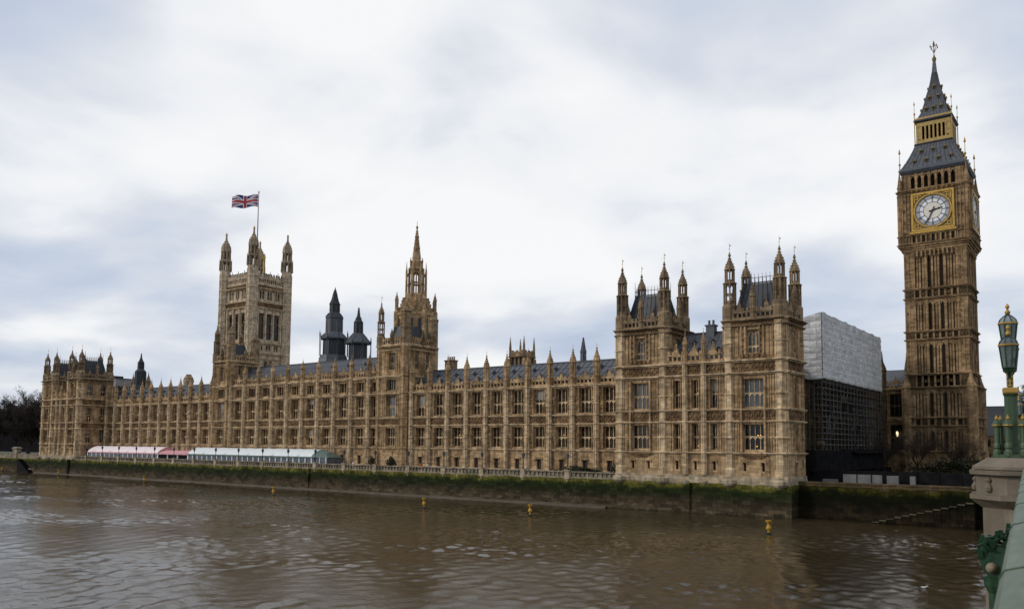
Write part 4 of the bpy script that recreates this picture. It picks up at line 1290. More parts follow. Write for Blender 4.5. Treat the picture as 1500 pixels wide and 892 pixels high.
for q in range(8):
    a2 = PI / 4 + q * PI / 4
    for k in (-1, 1):
        px, py = CXX + r0 * .93 * math.cos(a2) - math.sin(a2) * k * 1.25, CYY + r0 * .93 * math.sin(a2) + math.cos(a2) * k * 1.25
        place('lancet', wme, ct, (px, py, 46.5), a2 + PI / 2)
for q in range(8):
    an = PI / 8 + q * PI / 4
    pinnacle(ct, (CXX + r0 * 1.0 * math.cos(an), CYY + r0 * 1.0 * math.sin(an), 57.0), 7.6, 0.62, 'stone', False)
ln = MB()
rl = 2.7
for q in range(8):
    an = PI / 8 + q * PI / 4
    ca, sa = math.cos(an), math.sin(an)
    x1_, y1_ = CXX + rl * ca, CYY + rl * sa
    ln.lathe(x1_, y1_, [(.48, 64), (.42, 73)], 4, an + PI / 4)
    a2 = an + PI / 4
    x2_, y2_ = CXX + rl * math.cos(a2), CYY + rl * math.sin(a2)
    xm_, ym_ = (x1_ + x2_) / 2, (y1_ + y2_) / 2
    ln.poly([(x1_, y1_, 73.2), (x1_, y1_, 71.0), (xm_, ym_, 72.7), (xm_, ym_, 73.2)]); ln.poly([(xm_, ym_, 73.2), (xm_, ym_, 72.7), (x2_, y2_, 71.0), (x2_, y2_, 73.2)])
    ln.bar((xm_, ym_, 64), (xm_, ym_, 73), .14); ln.bar((x1_, y1_, 68.4), (x2_, y2_, 68.4), .3)
    # flying pinnacles round the lantern
    xo, yo = CXX + 3.75 * ca, CYY + 3.75 * sa
    ln.lathe(xo, yo, [(.42, 63.4), (.36, 72.4), (.36, 72.6), (.2, 73.6), (.04, 76)], 6)
    ln.bar((xo, yo, 70.6), (x1_, y1_, 72.2), .14); ln.bar((xo, yo, 67.4), (x1_, y1_, 68.2), .10)
    ln.lathe(CXX + 2.25 * ca, CYY + 2.25 * sa, [(.30, 73), (.26, 76.0), (.36, 76.2), (.05, 77.8)], 6)
ln.lathe(CXX, CYY, [(2.9, 72.9), (3.1, 73.2), (3.1, 73.7), (2.5, 74.0), (2.0, 76.0), (2.1, 76.3), (1.7, 76.8)], 8)
part('lantern', ln, 'stone', ct)
spz = MB()
spz.lathe(CXX, CYY, [(1.65, 76.4), (1.45, 77.6), (1.0, 80.8), (1.25, 81.0), (1.25, 81.5), (.92, 81.7), (.60, 85.2), (.8, 85.4), (.8, 85.8), (.52, 86.0), (.15, 89.0)], 8)
for q in range(8):
    an = PI / 8 + q * PI / 4
    for k in range(13):
        t = k / 13; z = 77.5 + t * 10.6; rr = 1.52 - t * 1.3
        xx, yy = CXX + rr * math.cos(an), CYY + rr * math.sin(an)
        spz.box(xx - .13, xx + .13, yy - .13, yy + .13, z, z + .35)
spo = part('spire', spz, 'stone', ct)
b = MB(); b.lathe(CXX, CYY, [(.2, 88.4), (.4, 88.7), (.45, 89.0), (.2, 89.4), (.05, 89.8)], 8); b.bar((CXX, CYY, 89.6), (CXX, CYY, 91.2), .05)
obj('finial', b.mesh('finial', 'stone_soot', tuple(ct.location)), spo)

# ------------------------------------------------------------------ ventilation towers
def iron_vent(x, y, tiers, label, name='ventilation_tower', n=8, poles=None):
    root = empty(name, (x, y, 22), label, 'ventilator')
    for t, (prof, mat, nm) in enumerate(tiers):
        mb = MB(); mb.lathe(x, y, prof, n)
        rr = prof[1][0]
        for q in range(n):
            an = PI / n + q * 2 * PI / n
            for k in range(len(prof) - 1):
                (ra, za), (rb, zb) = prof[k], prof[k + 1]
                if zb - za > 1.2:
                    mb.bar((x + ra * math.cos(an), y + ra * math.sin(an), za), (x + rb * math.cos(an), y + rb * math.sin(an), zb), 0.14, 0.1)
                    for j in (0.33, 0.67):
                        a3 = an + 2 * PI / n
                        pa = (x + ra * ((1 - j) * math.cos(an) + j * math.cos(a3)), y + ra * ((1 - j) * math.sin(an) + j * math.sin(a3)), za)
                        pb = (x + rb * ((1 - j) * math.cos(an) + j * math.cos(a3)), y + rb * ((1 - j) * math.sin(an) + j * math.sin(a3)), zb)
                        mb.bar(pa, pb, 0.07)
        part(nm, mb, mat, root)
    if poles:
        pr, z0, z1 = poles
        for q in range(n):
            an = PI / n + q * 2 * PI / n
            mb = MB(); mb.lathe(x + pr * math.cos(an), y + pr * math.sin(an), [(.13, z0), (.12, z1 - 2), (.2, z1 - 1.8), (.03, z1)], 6)
            part('finial_rod', mb, 'iron_black', root)
    return root
iron_vent(-176.4, 60, [
    ([(5.2, 22), (5.2, 38.6), (5.0, 39.4), (4.4, 41.0)], 'iron_grey', 'base'),
    ([(3.7, 40.8), (3.7, 46.6)], 'iron_black', 'louvre_stage'),
    ([(4.7, 46.4), (4.8, 46.8), (3.6, 48.2), (3.0, 49.0)], 'iron_grey', 'skirt_roof'),
    ([(2.9, 48.8), (2.9, 53.6), (3.2, 53.8), (3.2, 54.2)], 'iron_grey', 'lantern'),
    ([(3.1, 54.1), (2.2, 55.4), (1.7, 56.0), (1.7, 58.4), (1.9, 58.6)], 'iron_black', 'upper_lantern'),
    ([(1.9, 58.5), (1.2, 60.0), (.8, 61.6), (.3, 63.6), (.1, 64.6)], 'iron_black', 'cap')], 'taller dark iron ventilation tower with tiered lantern behind the middle range', poles=(5.0, 40.5, 49.5))
iron_vent(-164.2, 60, [
    ([(4.3, 22), (4.3, 36), (3.6, 37.0)], 'iron_grey', 'base'),
    ([(3.1, 36.8), (3.1, 44.2)], 'iron_black', 'louvre_stage'),
    ([(4.4, 44.0), (4.5, 44.4), (3.0, 46.2), (1.8, 47.6)], 'iron_grey', 'skirt_roof'),
    ([(1.5, 47.4), (1.5, 51.2), (1.7, 51.4)], 'iron_black', 'lantern'),
    ([(1.7, 51.3), (1.0, 52.4), (.4, 53.6), (.1, 56.4)], 'iron_black', 'cap')], 'shorter dark iron ventilation tower with wide skirt beside the taller one', poles=(4.6, 36.5, 46.5))
iron_vent(-303.0, 60, [
    ([(3.6, 22), (3.4, 33), (2.6, 35.4)], 'iron_black', 'base'),
    ([(2.3, 35.2), (2.2, 41.2), (2.4, 41.4)], 'iron_black', 'lantern'),
    ([(2.4, 41.3), (1.5, 42.4), (1.25, 42.8), (1.2, 45.2)], 'iron_black', 'upper_lantern'),
    ([(1.3, 45.1), (.6, 46.4), (.25, 47.6), (.06, 49.4)], 'iron_black', 'cap')], 'dark iron ventilation tower behind the left wing roof', poles=None)
iron_vent(-64.0, 42, [
    ([(.7, 26), (.6, 33.4)], 'slate', 'base'),
    ([(.7, 33.3), (.4, 34.6), (.05, 37.0)], 'slate', 'cap')], 'slim blue grey spirelet peeking over the right wing roof', name='spirelet')
# stone ventilation tower with four spikes
sv = empty('stone_vent_tower', (-95.8, 60, 22), 'square stone ventilation tower with four spikes behind the right wing roof', 'ventilator')
wall = MB()
for F, c, hw in faces(-95.8, 60, 2.55, 2.55):
    wall_open(wall, F, c - hw, c + hw, 22, 37.0, [(c - 1.9, c - .95, 32.0, 35.3), (c - .48, c + .48, 32.0, 35.3), (c + .95, c + 1.9, 32.0, 35.3)], 0.5)
    for k in (-1.42, 0, 1.42):
        mb = MB(); mb.box(-.5, .5, 0, .08, 0, 3.3)
        for q in range(7): mb.box(-.48, .48, -.08, .0, .2 + q * .44, .42 + q * .44)
        place('louvre', mb.mesh('louvre', 'louvre'), sv, F(c + k, -.4, 32.0), F.rz)
    strings(sv, F, c - hw, c + hw, [(35.8, .35, .4), (31.8, .3, .3)], 'stone_soot')
    for k in (-.8, 0, .8): fbox(wall, F, c + k * 2 - .4, c + k * 2 + .4, -.3, 0.02, 37.0, 37.5)
wall.box(-98.1, -93.5, 57.7, 62.3, 36.4, 36.8)
part('wall', wall, 'stone_soot', sv)
for sx in (-1, 1):
    for sy in (-1, 1):
        mb = MB(); mb.lathe(-95.8 + sx * 2.4, 60 + sy * 2.4, [(.42, 35.5), (.36, 38), (.3, 39), (.05, 41.4)], 6)
        part('spike', mb, 'stone_soot', sv)
        mb = MB(); x, y = -95.8 + sx * 2.55, 60 + sy * 2.55
        mb.lathe(x, y, [(.95, 22), (.9, 32), (.5, 34.2), (.4, 35.2)], 6)
        part('angle_buttress', mb, 'stone', sv)
# little stone turrets behind the left wing
for (x, y, h, lab) in ((-309.0, 60, 9, 'small stone pinnacle turret left of the dark left ventilation tower'), (-296.3, 60, 8.2, 'small stone pinnacle turret right of the dark left ventilation tower')):
    root = empty('roof_turret', (x, y, 22), lab, 'turret')
    mb = MB(); mb.lathe(x, y, [(1.2, 22), (1.2, 33.8), (1.4, 34), (1.2, 34.2)], 8); part('shaft', mb, 'stone', root)
    mb = MB(); mb.lathe(x, y, [(1.1, 34.1), (1.0, 36.6), (1.2, 36.8), (.8, 37.6), (.2, 39.6), (.05, 41)], 8); part('cap', mb, 'stone_soot', root)
dm = empty('domed_chimney', (-265.2, 60, 22), 'round domed stone chimney above the left wing roof', 'chimney')
mb = MB(); mb.lathe(-265.2, 60, [(2.0, 22), (2.0, 35.4), (2.25, 35.6), (2.15, 36.0)], 12); part('shaft', mb, 'stone_pale', dm)
mb = MB(); mb.lathe(-265.2, 60, [(2.05, 35.9), (1.9, 36.8), (1.5, 37.5), (1.1, 37.8), (1.1, 38.4)], 12); part('dome', mb, 'stone_soot', dm)
# inner roofs behind the river front
ir = empty('inner_roofs', (-110, 40, ZT), 'dark slate inner roofs of the palace behind the river wings', 'roof block')
mb = MB(); mb.box(-228, -34, 24, 72, ZT, 22.0); part('wall', mb, 'stone_soot', ir)
mb = MB()
for (xa, xb, ya, yb, zr) in ((-228, -168, 26, 40, 25.5), (-88, -36, 24, 38, 25.6), (-158, -100, 30, 46, 30.5), (-228, -34, 48, 70, 24.0)):
    ym = (ya + yb) / 2
    mb.poly([(xa, ya, 22), (xb, ya, 22), (xb, ym, zr), (xa, ym, zr)]); mb.poly([(xa, ym, zr), (xb, ym, zr), (xb, yb, 22), (xa, yb, 22)])
    mb.poly([(xa, ya, 22), (xa, ym, zr), (xa, yb, 22)]); mb.poly([(xb, ya, 22), (xb, yb, 22), (xb, ym, zr)])
part('roof', mb, 'slate', ir)

# ------------------------------------------------------------------ clock tower
EX, EY = 8.55, 76.3
el = empty('clock_tower', (EX, EY, ZT), 'tall slender stone clock tower with white clock faces and gilt spire', 'clock tower')
ST, SDK = 'stone_tower', 'stone_tower_dark'
H0, H1, HC = 6.75, 6.15, 6.95
wall = MB(); dark = MB()
class SlitSink:
    pass
slit = SlitSink()
_fbox0 = fbox
def fbox(mb, F, u0, u1, d0, d1, z0, z1):
    if mb is slit:
        if F.kind in 'EN':
            t = MB(); _fbox0(t, F, u0, u1, d0, d1, z0, z1); part('slit', t, 'slit_dark', el)
        return
    _fbox0(mb, F, u0, u1, d0, d1, z0, z1)
def shaft_stage(F, c, hw, z0, z1, slits=True):
    """corner piers and a recessed field of ribs with dark slits"""
    pw = hw * 0.30
    if F.kind in 'EW': hw += 0.02; pw += 0.02
    else: hw -= 0.02; pw -= 0.02
    fbox(wall, F, c - hw, c - hw + pw, -0.9, 0.0, z0, z1); fbox(wall, F, c + hw - pw, c + hw, -0.9, 0.0, z0, z1)
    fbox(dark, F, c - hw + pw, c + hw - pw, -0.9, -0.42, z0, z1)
    a = c - hw + pw; w = (hw - pw) * 2
    n = 7
    for i in range(n + 1):
        u = a + w * i / n
        big = i in (0, 2, 5, 7)
        fbox(wall, F, u - (0.26 if big else 0.17), u + (0.26 if big else 0.17), -0.5, 0.06 if big else -0.05, z0, z1)
    for i in range(n):
        u0 = a + w * i / n; u1 = a + w * (i + 1) / n; m_ = (u0 + u1) / 2
        if i in (2, 4) or (i in (1, 5) and False):
            fbox(slit, F, m_ - 0.24, m_ + 0.24, -0.45, -0.38, z0 + 0.3, z1 - 0.8)
        else:
            fbox(wall, F, m_ - 0.20, m_ + 0.20, -0.45, -0.30, z0, z1)
        zz_ = z1 - 0.75      # cusped heads
        fbox(wall, F, u0, u1, -0.45, -0.12, zz_, z1)
        fbox(wall, F, u0, m_ - 0.16, -0.45, -0.14, zz_ - 0.35, zz_); fbox(wall, F, m_ + 0.16, u1, -0.45, -0.14, zz_ - 0.35, zz_)
    for s in (-1, 1):
        cpx = c + s * (hw - pw / 2)
        ribs(wall, F, [cpx - pw * 0.42, cpx, cpx + pw * 0.42], z0, z1, 0.16, 0.10)
        k = z0 + 1.3
        while k < z1 - 0.8:
            fbox(dark, F, cpx - pw * 0.22 - 0.12, cpx - pw * 0.22 + 0.12, 0.0, 0.03, k, k + 0.5)
            k += 2.3
def band_stage(F, c, hw, z0, z1):
    """small arcade between two string courses"""
    pw = hw * 0.30
    if F.kind in 'EW': hw += 0.05; pw += 0.05
    else: hw -= 0.02; pw -= 0.02
    fbox(wall, F, c - hw, c - hw + pw, -0.9, 0.02, z0, z1); fbox(wall, F, c + hw - pw, c + hw, -0.9, 0.02, z0, z1)
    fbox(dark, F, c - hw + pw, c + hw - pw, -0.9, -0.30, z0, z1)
    a = c - hw + pw; w = (hw - pw) * 2
    for i in range(8):
        u = a + w * i / 7
        fbox(wall, F, u - 0.2, u + 0.2, -0.4, 0.03, z0, z1)
    for i in range(7):
        m_ = a + w * (i + 0.5) / 7
        if i % 2 == 0: fbox(slit, F, m_ - 0.28, m_ + 0.28, -0.32, -0.26, z0 + 0.25, z1 - 0.3)
        else: fbox(dark, F, m_ - 0.25, m_ + 0.25, -0.3, -0.12, (z0 + z1) / 2 - 0.35, (z0 + z1) / 2 + 0.35)
    carved(dark, F, c - hw + 0.2, c - hw + pw - 0.2, z0 + 0.1, z1 - 0.1, 0.7); carved(dark, F, c + hw - pw + 0.2, c + hw - 0.2, z0 + 0.1, z1 - 0.1, 0.7)
core = MB()
core.box(EX - H0 + .9, EX + H0 - .9, EY - H0 + .9, EY + H0 - .9, ZT, 27)
core.box(EX - H1 + .9, EX + H1 - .9, EY - H1 + .9, EY + H1 - .9, 27, 72)
part('core_wall', core, ST, el)
LOW = [('b', ZT, 10.2), ('s', 10.4, 15.6), ('b', 15.9, 17.4), ('s', 17.7, 23.9)]
UPP = [('b', 24.3, 26.8), ('s', 27.2, 34.4), ('b', 34.8, 36.2), ('s', 36.6, 43.5), ('b', 43.9, 45.6), ('s', 46.0, 53.9)]
for F, c, hw in faces(EX, EY, H0, H0):
    for t, z0, z1 in LOW:
        if t == 's': shaft_stage(F, c, hw, z0, z1)
        elif z0 < 6:
            e_ = 0.07 if F.kind in 'EW' else -0.02
            fbox(wall, F, c - hw - e_, c + hw + e_, -0.9, 0.05, z0, z1); ribs(wall, F, [c - 4 + 1.6 * q for q in range(6)], z0, z1, 0.3, 0.25)
            fbox(slit, F, c - 0.35, c + 0.35, 0.03, 0.09, 6.5, 8.2)
        else: band_stage(F, c, hw, z0, z1)
    strings(el, F, c - hw - .2, c + hw + .2, [(10.4, .35, .45), (15.9, .3, .3), (17.7, .35, .35), (24.3, .45, .5), (7.0, .3, .5)], ST)
for F, c, hw in faces(EX, EY, H1, H1):
    for t, z0, z1 in UPP:
        (shaft_stage if t == 's' else band_stage)(F, c, hw, z0, z1)
    strings(el, F, c - hw, c + hw, [(27.2, .4, .4), (34.8, .4, .35), (36.6, .4, .4), (43.9, .4, .35), (46.0, .4, .4)], ST)
    # corbel table under the clock stage
    for q, (d, z0, z1) in enumerate(((0.15, 53.9, 54.3), (0.4, 54.3, 54.8), (0.65, 54.8, 55.2), (0.95, 55.2, 55.7))):
        e_ = 0.02 if F.kind in 'EW' else -0.02
        fbox(wall, F, c - hw - d - e_, c + hw + d + e_, -0.9, d, z0, z1)
    for q in range(9): fbox(wall, F, c - 3.4 + q * .85 - .14, c - 3.4 + q * .85 + .14, 0, 0.6, 53.0, 54.3)
for sx in (-1, 1):
    for sy in (-1, 1):
        x, y = EX + sx * (H0 - .5), EY + sy * (H0 - .5)
        mb = MB(); mb.lathe(x, y, [(1.35, ZT), (1.35, 10), (1.15, 10.6), (1.15, 23.6), (1.25, 24.0), (.9, 24.6), (.5, 25.8), (.1, 27.6)], 8); part('angle_buttress', mb, ST, el)
# clock stage
CZ = 62.75
g_frame = MB()
def ring(mb, r0, r1, y, n=64, y2=None):
    y2 = y if y2 is None else y2
    for i in range(n):
        a0, a1 = 2 * PI * i / n, 2 * PI * (i + 1) / n
        mb.poly([(r0 * math.cos(a0), y, r0 * math.sin(a0)), (r1 * math.cos(a0), y2, r1 * math.sin(a0)), (r1 * math.cos(a1), y2, r1 * math.sin(a1)), (r0 * math.cos(a1), y, r0 * math.sin(a1))])
FHW = 4.25
for (a, b, c_, d) in ((-FHW, FHW, FHW - .42, FHW), (-FHW, FHW, -FHW, -FHW + .42), (-FHW, -FHW + .42, -FHW + .42, FHW - .42), (FHW - .42, FHW, -FHW + .42, FHW - .42)):
    g_frame.box(a, b, -0.22, 0.1, c_, d)
g_frame.box(-FHW - .3, FHW + .3, -0.45, 0.1, -FHW - .55, -FHW - .12)
ring(g_frame, 3.42, 3.55, -0.10, 64, -0.24); ring(g_frame, 3.55, 3.78, -0.24, 64, -0.24); ring(g_frame, 3.78, 3.82, -0.24, 64, 0.0)
for sx in (-1, 1):
    for sz in (-1, 1):
        cx_, cz_ = sx * 3.25, sz * 3.25
        rg = MB(); ring(rg, 0.32, 0.48, -0.14, 12)
        g_frame.v, g_frame.f = g_frame.v, g_frame.f
        i0 = len(g_frame.v); g_frame.v += [(x + cx_, y, z + cz_) for x, y, z in rg.v]; g_frame.f += [tuple(k + i0 for k in f) for f in rg.f]
        g_frame.bar((sx * 2.2, -0.08, sz * 3.55), (sx * 3.6, -0.08, sz * 3.6), .09); g_frame.bar((sx * 3.55, -0.08, sz * 2.2), (sx * 3.6, -0.08, sz * 3.6), .09)
        g_frame.bar((sx * 2.75, -0.08, sz * 2.75), (sx * 3.05, -0.08, sz * 3.05), .10)
frame_me = g_frame.mesh('clock_frame', 'gold')
spb = MB(); spb.box(-FHW + .4, FHW - .4, 0.02, 0.10, -FHW + .4, FHW - .4); span_me = spb.mesh('spandrel', 'gilt_dark')
mb = MB(); ring(mb, 0.0, 3.5, -0.02); dial_me = mb.mesh('dial', 'clock_grey')
mb = MB()
for i in range(12):
    a0 = 2 * PI * (i + 0.5) / 12
    for k in range(6):
        b0 = a0 - 0.20 + k * 0.40 / 6; b1 = b0 + 0.40 / 6
        mb.poly([(1.88 * math.cos(b0), -0.04, 1.88 * math.sin(b0)), (2.55 * math.cos(b0), -0.04, 2.55 * math.sin(b0)), (2.55 * math.cos(b1), -0.04, 2.55 * math.sin(b1)), (1.88 * math.cos(b1), -0.04, 1.88 * math.sin(b1))])
panes_me = mb.mesh('pane_ring', 'clock_white')
mb = MB(); ring(mb, 0.0, 1.76, -0.045, 48); disc_me = mb.mesh('centre_disc', 'clock_cream')
mb = MB()
def radial(ang, off, r0, r1, w, y=-0.07):
    ca, sa = math.sin(ang), math.cos(ang)      # ang clockwise from twelve
    tx, tz = sa, -ca
    p = lambda r, t: (ca * r + tx * t, y, sa * r + tz * t)
    mb.poly([p(r0, off - w), p(r0, off + w), p(r1, off + w), p(r1, off - w)])
for i in range(12):
    radial(2 * PI * i / 12, 0, 1.78, 3.42, 0.035)
for r_ in (1.80, 2.62, 3.36):
    ring(mb, r_ - .035, r_ + .035, -0.068, 60)
for i in range(60): radial(2 * PI * i / 60, 0, 3.22, 3.36, 0.025)
NUM = {12: 'XII', 1: 'I', 2: 'II', 3: 'III', 4: 'IV', 5: 'V', 6: 'VI', 7: 'VII', 8: 'VIII', 9: 'IX', 10: 'X', 11: 'XI'}
def stroke(ang, t0, r0, t1, r1, w=0.03, y=-0.075):
    ca, sa = math.sin(ang), math.cos(ang)
    P = lambda r, t: Vector((ca * r + sa * t, y, sa * r - ca * t))
    a, b = P(r0, t0), P(r1, t1)
    d = (b - a).normalized(); q = Vector((-d.z, 0, d.x)) * w
    mb.poly([a - q, a + q, b + q, b - q])
for hnum, s_ in NUM.items():
    ang = 2 * PI * hnum / 12 + 2 * PI / 24 * 0
    wid = {'I': 0.13, 'V': 0.28, 'X': 0.28}
    tot = sum(wid[c] for c in s_); t = -tot / 2
    for c in s_:
        w_ = wid[c]; m_ = t + w_ / 2
        if c == 'I': stroke(ang, m_, 2.72, m_, 3.16)
        elif c == 'V': stroke(ang, m_ - .1, 3.16, m_, 2.72); stroke(ang, m_ + .1, 3.16, m_, 2.72)
        else: stroke(ang, m_ - .1, 3.16, m_ + .1, 2.72); stroke(ang, m_ + .1, 3.16, m_ - .1, 2.72)
        t += w_
num_me = mb.mesh('numerals', 'clock_line')
def hand(ang, L, tail, w, y):
    mb = MB()
    ca, sa = math.sin(ang), math.cos(ang)
    P = lambda r, t, yy: (ca * r + sa * t, yy, sa * r - ca * t)
    prof = [(-tail, w * .5), (-tail * .8, w * 1.5), (-tail * .45, w * .8), (0, w * 1.5), (L * .25, w * 1.05), (L * .55, w * .8), (L * .62, w * 1.8), (L * .72, w * .9), (L, 0.02)]
    a = [P(r, -t, y) for r, t in prof]; b = [P(r, t, y) for r, t in prof]
    a2 = [P(r, -t, y + .05) for r, t in prof]; b2 = [P(r, t, y + .05) for r, t in prof]
    for i in range(len(prof) - 1):
        mb.poly([a[i], b[i], b[i + 1], a[i + 1]]); mb.poly([a[i], a[i + 1], a2[i + 1], a2[i]]); mb.poly([b[i], b2[i], b2[i + 1], b[i + 1]])
    return mb
hh_me = hand(2 * PI * (2 + 34 / 60) / 12, 2.05, 0.75, 0.15, -0.16).mesh('hour_hand', 'black')
mh_me = hand(2 * PI * 34 / 60, 3.25, 0.85, 0.10, -0.24).mesh('minute_hand', 'black')
for F, c, hw in faces(EX, EY, HC, HC):
    e_ = 0.02 if F.kind in 'EW' else -0.02
    fbox(wall, F, c - hw - e_, c + hw + e_, -2.0, 0.0, 55.7, 67.6)
    # arcade below the dial
    for q in range(10): fbox(wall, F, c - 4.3 + q * .955 - .16, c - 4.3 + q * .955 + .16, 0, 0.3, 55.9, 57.6)
    for q in range(9):
        u = c - 4.3 + (q + .5) * .955
        fbox(slit if q % 2 == 0 else dark, F, u - .3, u + .3, 0.0, 0.05, 56.0, 57.5)
    for s in (-1, 1):
        uc = c + s * (hw - 1.2)
        ribs(wall, F, [uc - 1.05, uc - .35, uc + .35, uc + 1.05], 55.9, 67.2, .2, .2)
        for z in (57.9, 60.4, 62.9, 65.2):
            fbox(dark, F, uc - .25, uc + .25, 0, .06, z, z + .7); fbox(dark, F, uc - .95, uc - .45, 0, .05, z + .2, z + .8)
    strings(el, F, c - hw, c + hw, [(55.95, .35, .35), (57.85, .3, .3), (68.0, .5, .35)], ST)
    o = place('clock_face', frame_me, el, F(c, 0.14, CZ), F.rz)
    obj('spandrel', span_me, o, (0, 0, 0)); obj('dial', dial_me, o); obj('pane_ring', panes_me, o); obj('centre_disc', disc_me, o)
    obj('numerals', num_me, o); obj('hour_hand', hh_me, o); obj('minute_hand', mh_me, o)
    if F.kind in 'EN':
        for q in range(9):
            gb = MB(); gb.lathe(*F(c - 4 + q, 0.25, 0)[:2], [(.14, 67.35), (.24, 67.6), (.14, 67.95)], 6)
            part('gilt_boss', gb, 'gold', el)
    fbox(wall, F, c - hw - .1 - e_, c + hw + .1 + e_, -1.2, 0.1, 67.6, 68.2)
# belfry
for F, c, hw in faces(EX, EY, 6.2, 6.2):
    pw = 1.55
    e_ = 0.02 if F.kind in 'EW' else -0.02
    fbox(wall, F, c - hw - e_, c - hw + pw, -1.0, 0, 68, 72.0); fbox(wall, F, c + hw - pw, c + hw + e_, -1.0, 0, 68, 72.0)
    a = c - hw + pw; w = 2 * (hw - pw)
    for i in range(8):
        u = a + w * i / 7; fbox(wall, F, u - .24, u + .24, -1.0, 0.05, 68, 72)
    fbox(wall, F, a, a + w, -1.0, -0.1, 71.3, 72); fbox(wall, F, a, a + w, -1.0, -0.05, 68, 68.5)
    for i in range(7):
        m_ = a + w * (i + .5) / 7
        fbox(wall, F, m_ - .5, m_ - .22, -.9, -.12, 70.9, 71.3); fbox(wall, F, m_ + .22, m_ + .5, -.9, -.12, 70.9, 71.3)
    fbox(slit, F, a, a + w, -1.0, -.85, 68.5, 71.4)
    ribs(wall, F, [c - hw + .2, c - hw + pw / 2, c + hw - pw / 2, c + hw - .2], 68.2, 71.8, .2, .12)
    strings(el, F, c - hw, c + hw, [(72.2, .3, .2)], 'iron_black')
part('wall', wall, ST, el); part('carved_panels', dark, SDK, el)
for sx in (-1, 1):
    for sy in (-1, 1):
        x, y = EX + sx * (HC - .35), EY + sy * (HC - .35)
        mb = MB(); mb.lathe(x, y, [(.75, 55.5), (.55, 56.2), (.5, 68.6), (.62, 68.8), (.5, 69.2), (.34, 70.4), (.1, 72.4)], 8)
        mb.bar((x, y, 69.0), (EX + sx * 6.0, EY + sy * 6.0, 71.2), .14)
        part('corner_pinnacle', mb, ST, el)
        mb = MB(); x, y = EX + sx * 6.5, EY + sy * 6.5
        mb.lathe(x, y, [(.16, 72.2), (.12, 74), (.3, 74.3), (.08, 74.6), (.06, 76.6), (.26, 76.9), (.03, 77.9)], 6); part('gilt_rod', mb, 'gold', el)
        mb = MB(); x, y = EX + sx * 3.75, EY + sy * 3.75
        mb.lathe(x, y, [(.12, 79), (.1, 86), (.24, 86.3), (.06, 86.6), (.05, 88.2), (.18, 88.4), (.02, 89.2)], 6); part('gilt_rod', mb, 'gold', el)
def sq_stack(prof):
    mb = MB()
    for (ra, za), (rb, zb) in zip(prof, prof[1:]): mb.frust(EX, EY, za, zb, ra, ra, rb, rb)
    return mb
part('eaves', sq_stack([(6.45, 72.15), (6.75, 72.5), (6.75, 72.9), (6.5, 73.2)]), 'iron_grey', el)
lr = [(6.4, 73.15), (5.6, 74.6), (4.8, 76.3), (4.15, 77.9), (3.75, 79.2)]
ro = part('lower_roof', sq_stack(lr), 'slate', el)
def dorm_mesh(w, h):
    mb = MB(); mb.box(-w, w, -.25, 1.0, 0, h); mb.hexa([(-w * 1.4, -.4, h), (w * 1.4, -.4, h), (w * 1.4, 1, h), (-w * 1.4, 1, h), (-.03, -.4, h * 1.9), (.03, -.4, h * 1.9), (.03, 1, h * 1.9), (-.03, 1, h * 1.9)])
    return mb
d_me = dorm_mesh(.26, .55).mesh('dormer', 'gilt_dark')
dv = MB(); dv.box(-.17, .17, -.29, -.2, .08, .55); dv_me = dv.mesh('dormer_opening', 'void')
def prof_r(pr, z):
    for (ra, za), (rb, zb) in zip(pr, pr[1:]):
        if za <= z <= zb: return ra + (rb - ra) * (z - za) / (zb - za)
    return pr[-1][0]
sp_prof = [(3.45, 84.9), (2.6, 86.7), (2.05, 88.8), (1.55, 91.0), (1.1, 92.7), (.82, 94.1), (.5, 96.3), (.28, 99.0)]
for F, c, hw in faces(EX, EY, 0, 0):
    for z, us in ((74.2, (-3.6, -1.2, 1.2, 3.6)), (76.7, (-2.4, 0, 2.4))):
        for u in us:
            o = place('dormer', d_me, el, F(c + u, prof_r(lr, z) - .1, z), F.rz); obj('dormer_opening', dv_me, o)
    for z, us in ((86.9, (-1.5, 0, 1.5)), (89.6, (-.9, .9)), (92.2, (0,))):
        for u in us: 
            o = place('dormer', d_me, el, F(c + u, prof_r(sp_prof, z) - .05, z), F.rz); obj('dormer_opening', dv_me, o)
sm = MB()
for F, c, hw in faces(EX, EY, 0, 0):
    for k in range(-6, 7):
        for (ra, za), (rb, zb) in zip(lr, lr[1:]): sm.bar(F(c + k / 6.5 * ra, ra, za), F(c + k / 6.5 * rb, rb, zb), .05)
    part('roof_seams', sm, 'slate_seam', el); sm = MB()
    for k in range(-4, 5):
        for (ra, za), (rb, zb) in zip(sp_prof[:-2], sp_prof[1:-1]): sm.bar(F(c + k / 4.5 * ra, ra, za), F(c + k / 4.5 * rb, rb, zb), .045)
    part('spire_seams', sm, 'slate_seam', el); sm = MB()
ga = MB(); gs = MB()
gs.box(EX - 2.7, EX + 2.7, EY - 2.7, EY + 2.7, 79, 84.6)
for F, c, hw in faces(EX, EY, 3.5, 3.5):
    for k in range(9):
        u = c - 3.3 + k * 6.6 / 8
        fbox(ga, F, u - .17, u + .17, -.3, 0.02, 79.4, 83.9)
    fbox(ga, F, c - hw, c + hw, -.35, .06, 79.2, 80.1); fbox(ga, F, c - hw, c + hw, -.35, .04, 83.2, 84.2)
    for k in (0, 1, 2, 8, 9, 10): pass
    fbox(ga, F, c - hw, c - 2.45, -.3, -.05, 80.4, 83.2); fbox(ga, F, c + 2.45, c + hw, -.3, -.05, 80.4, 83.2)
part('gilt_gallery', ga, 'gold_stone', el); part('gallery_core', gs, 'void', el)
part('gallery_floor', sq_stack([(3.9, 78.9), (4.0, 79.1), (3.7, 79.35)]), 'iron_black', el)
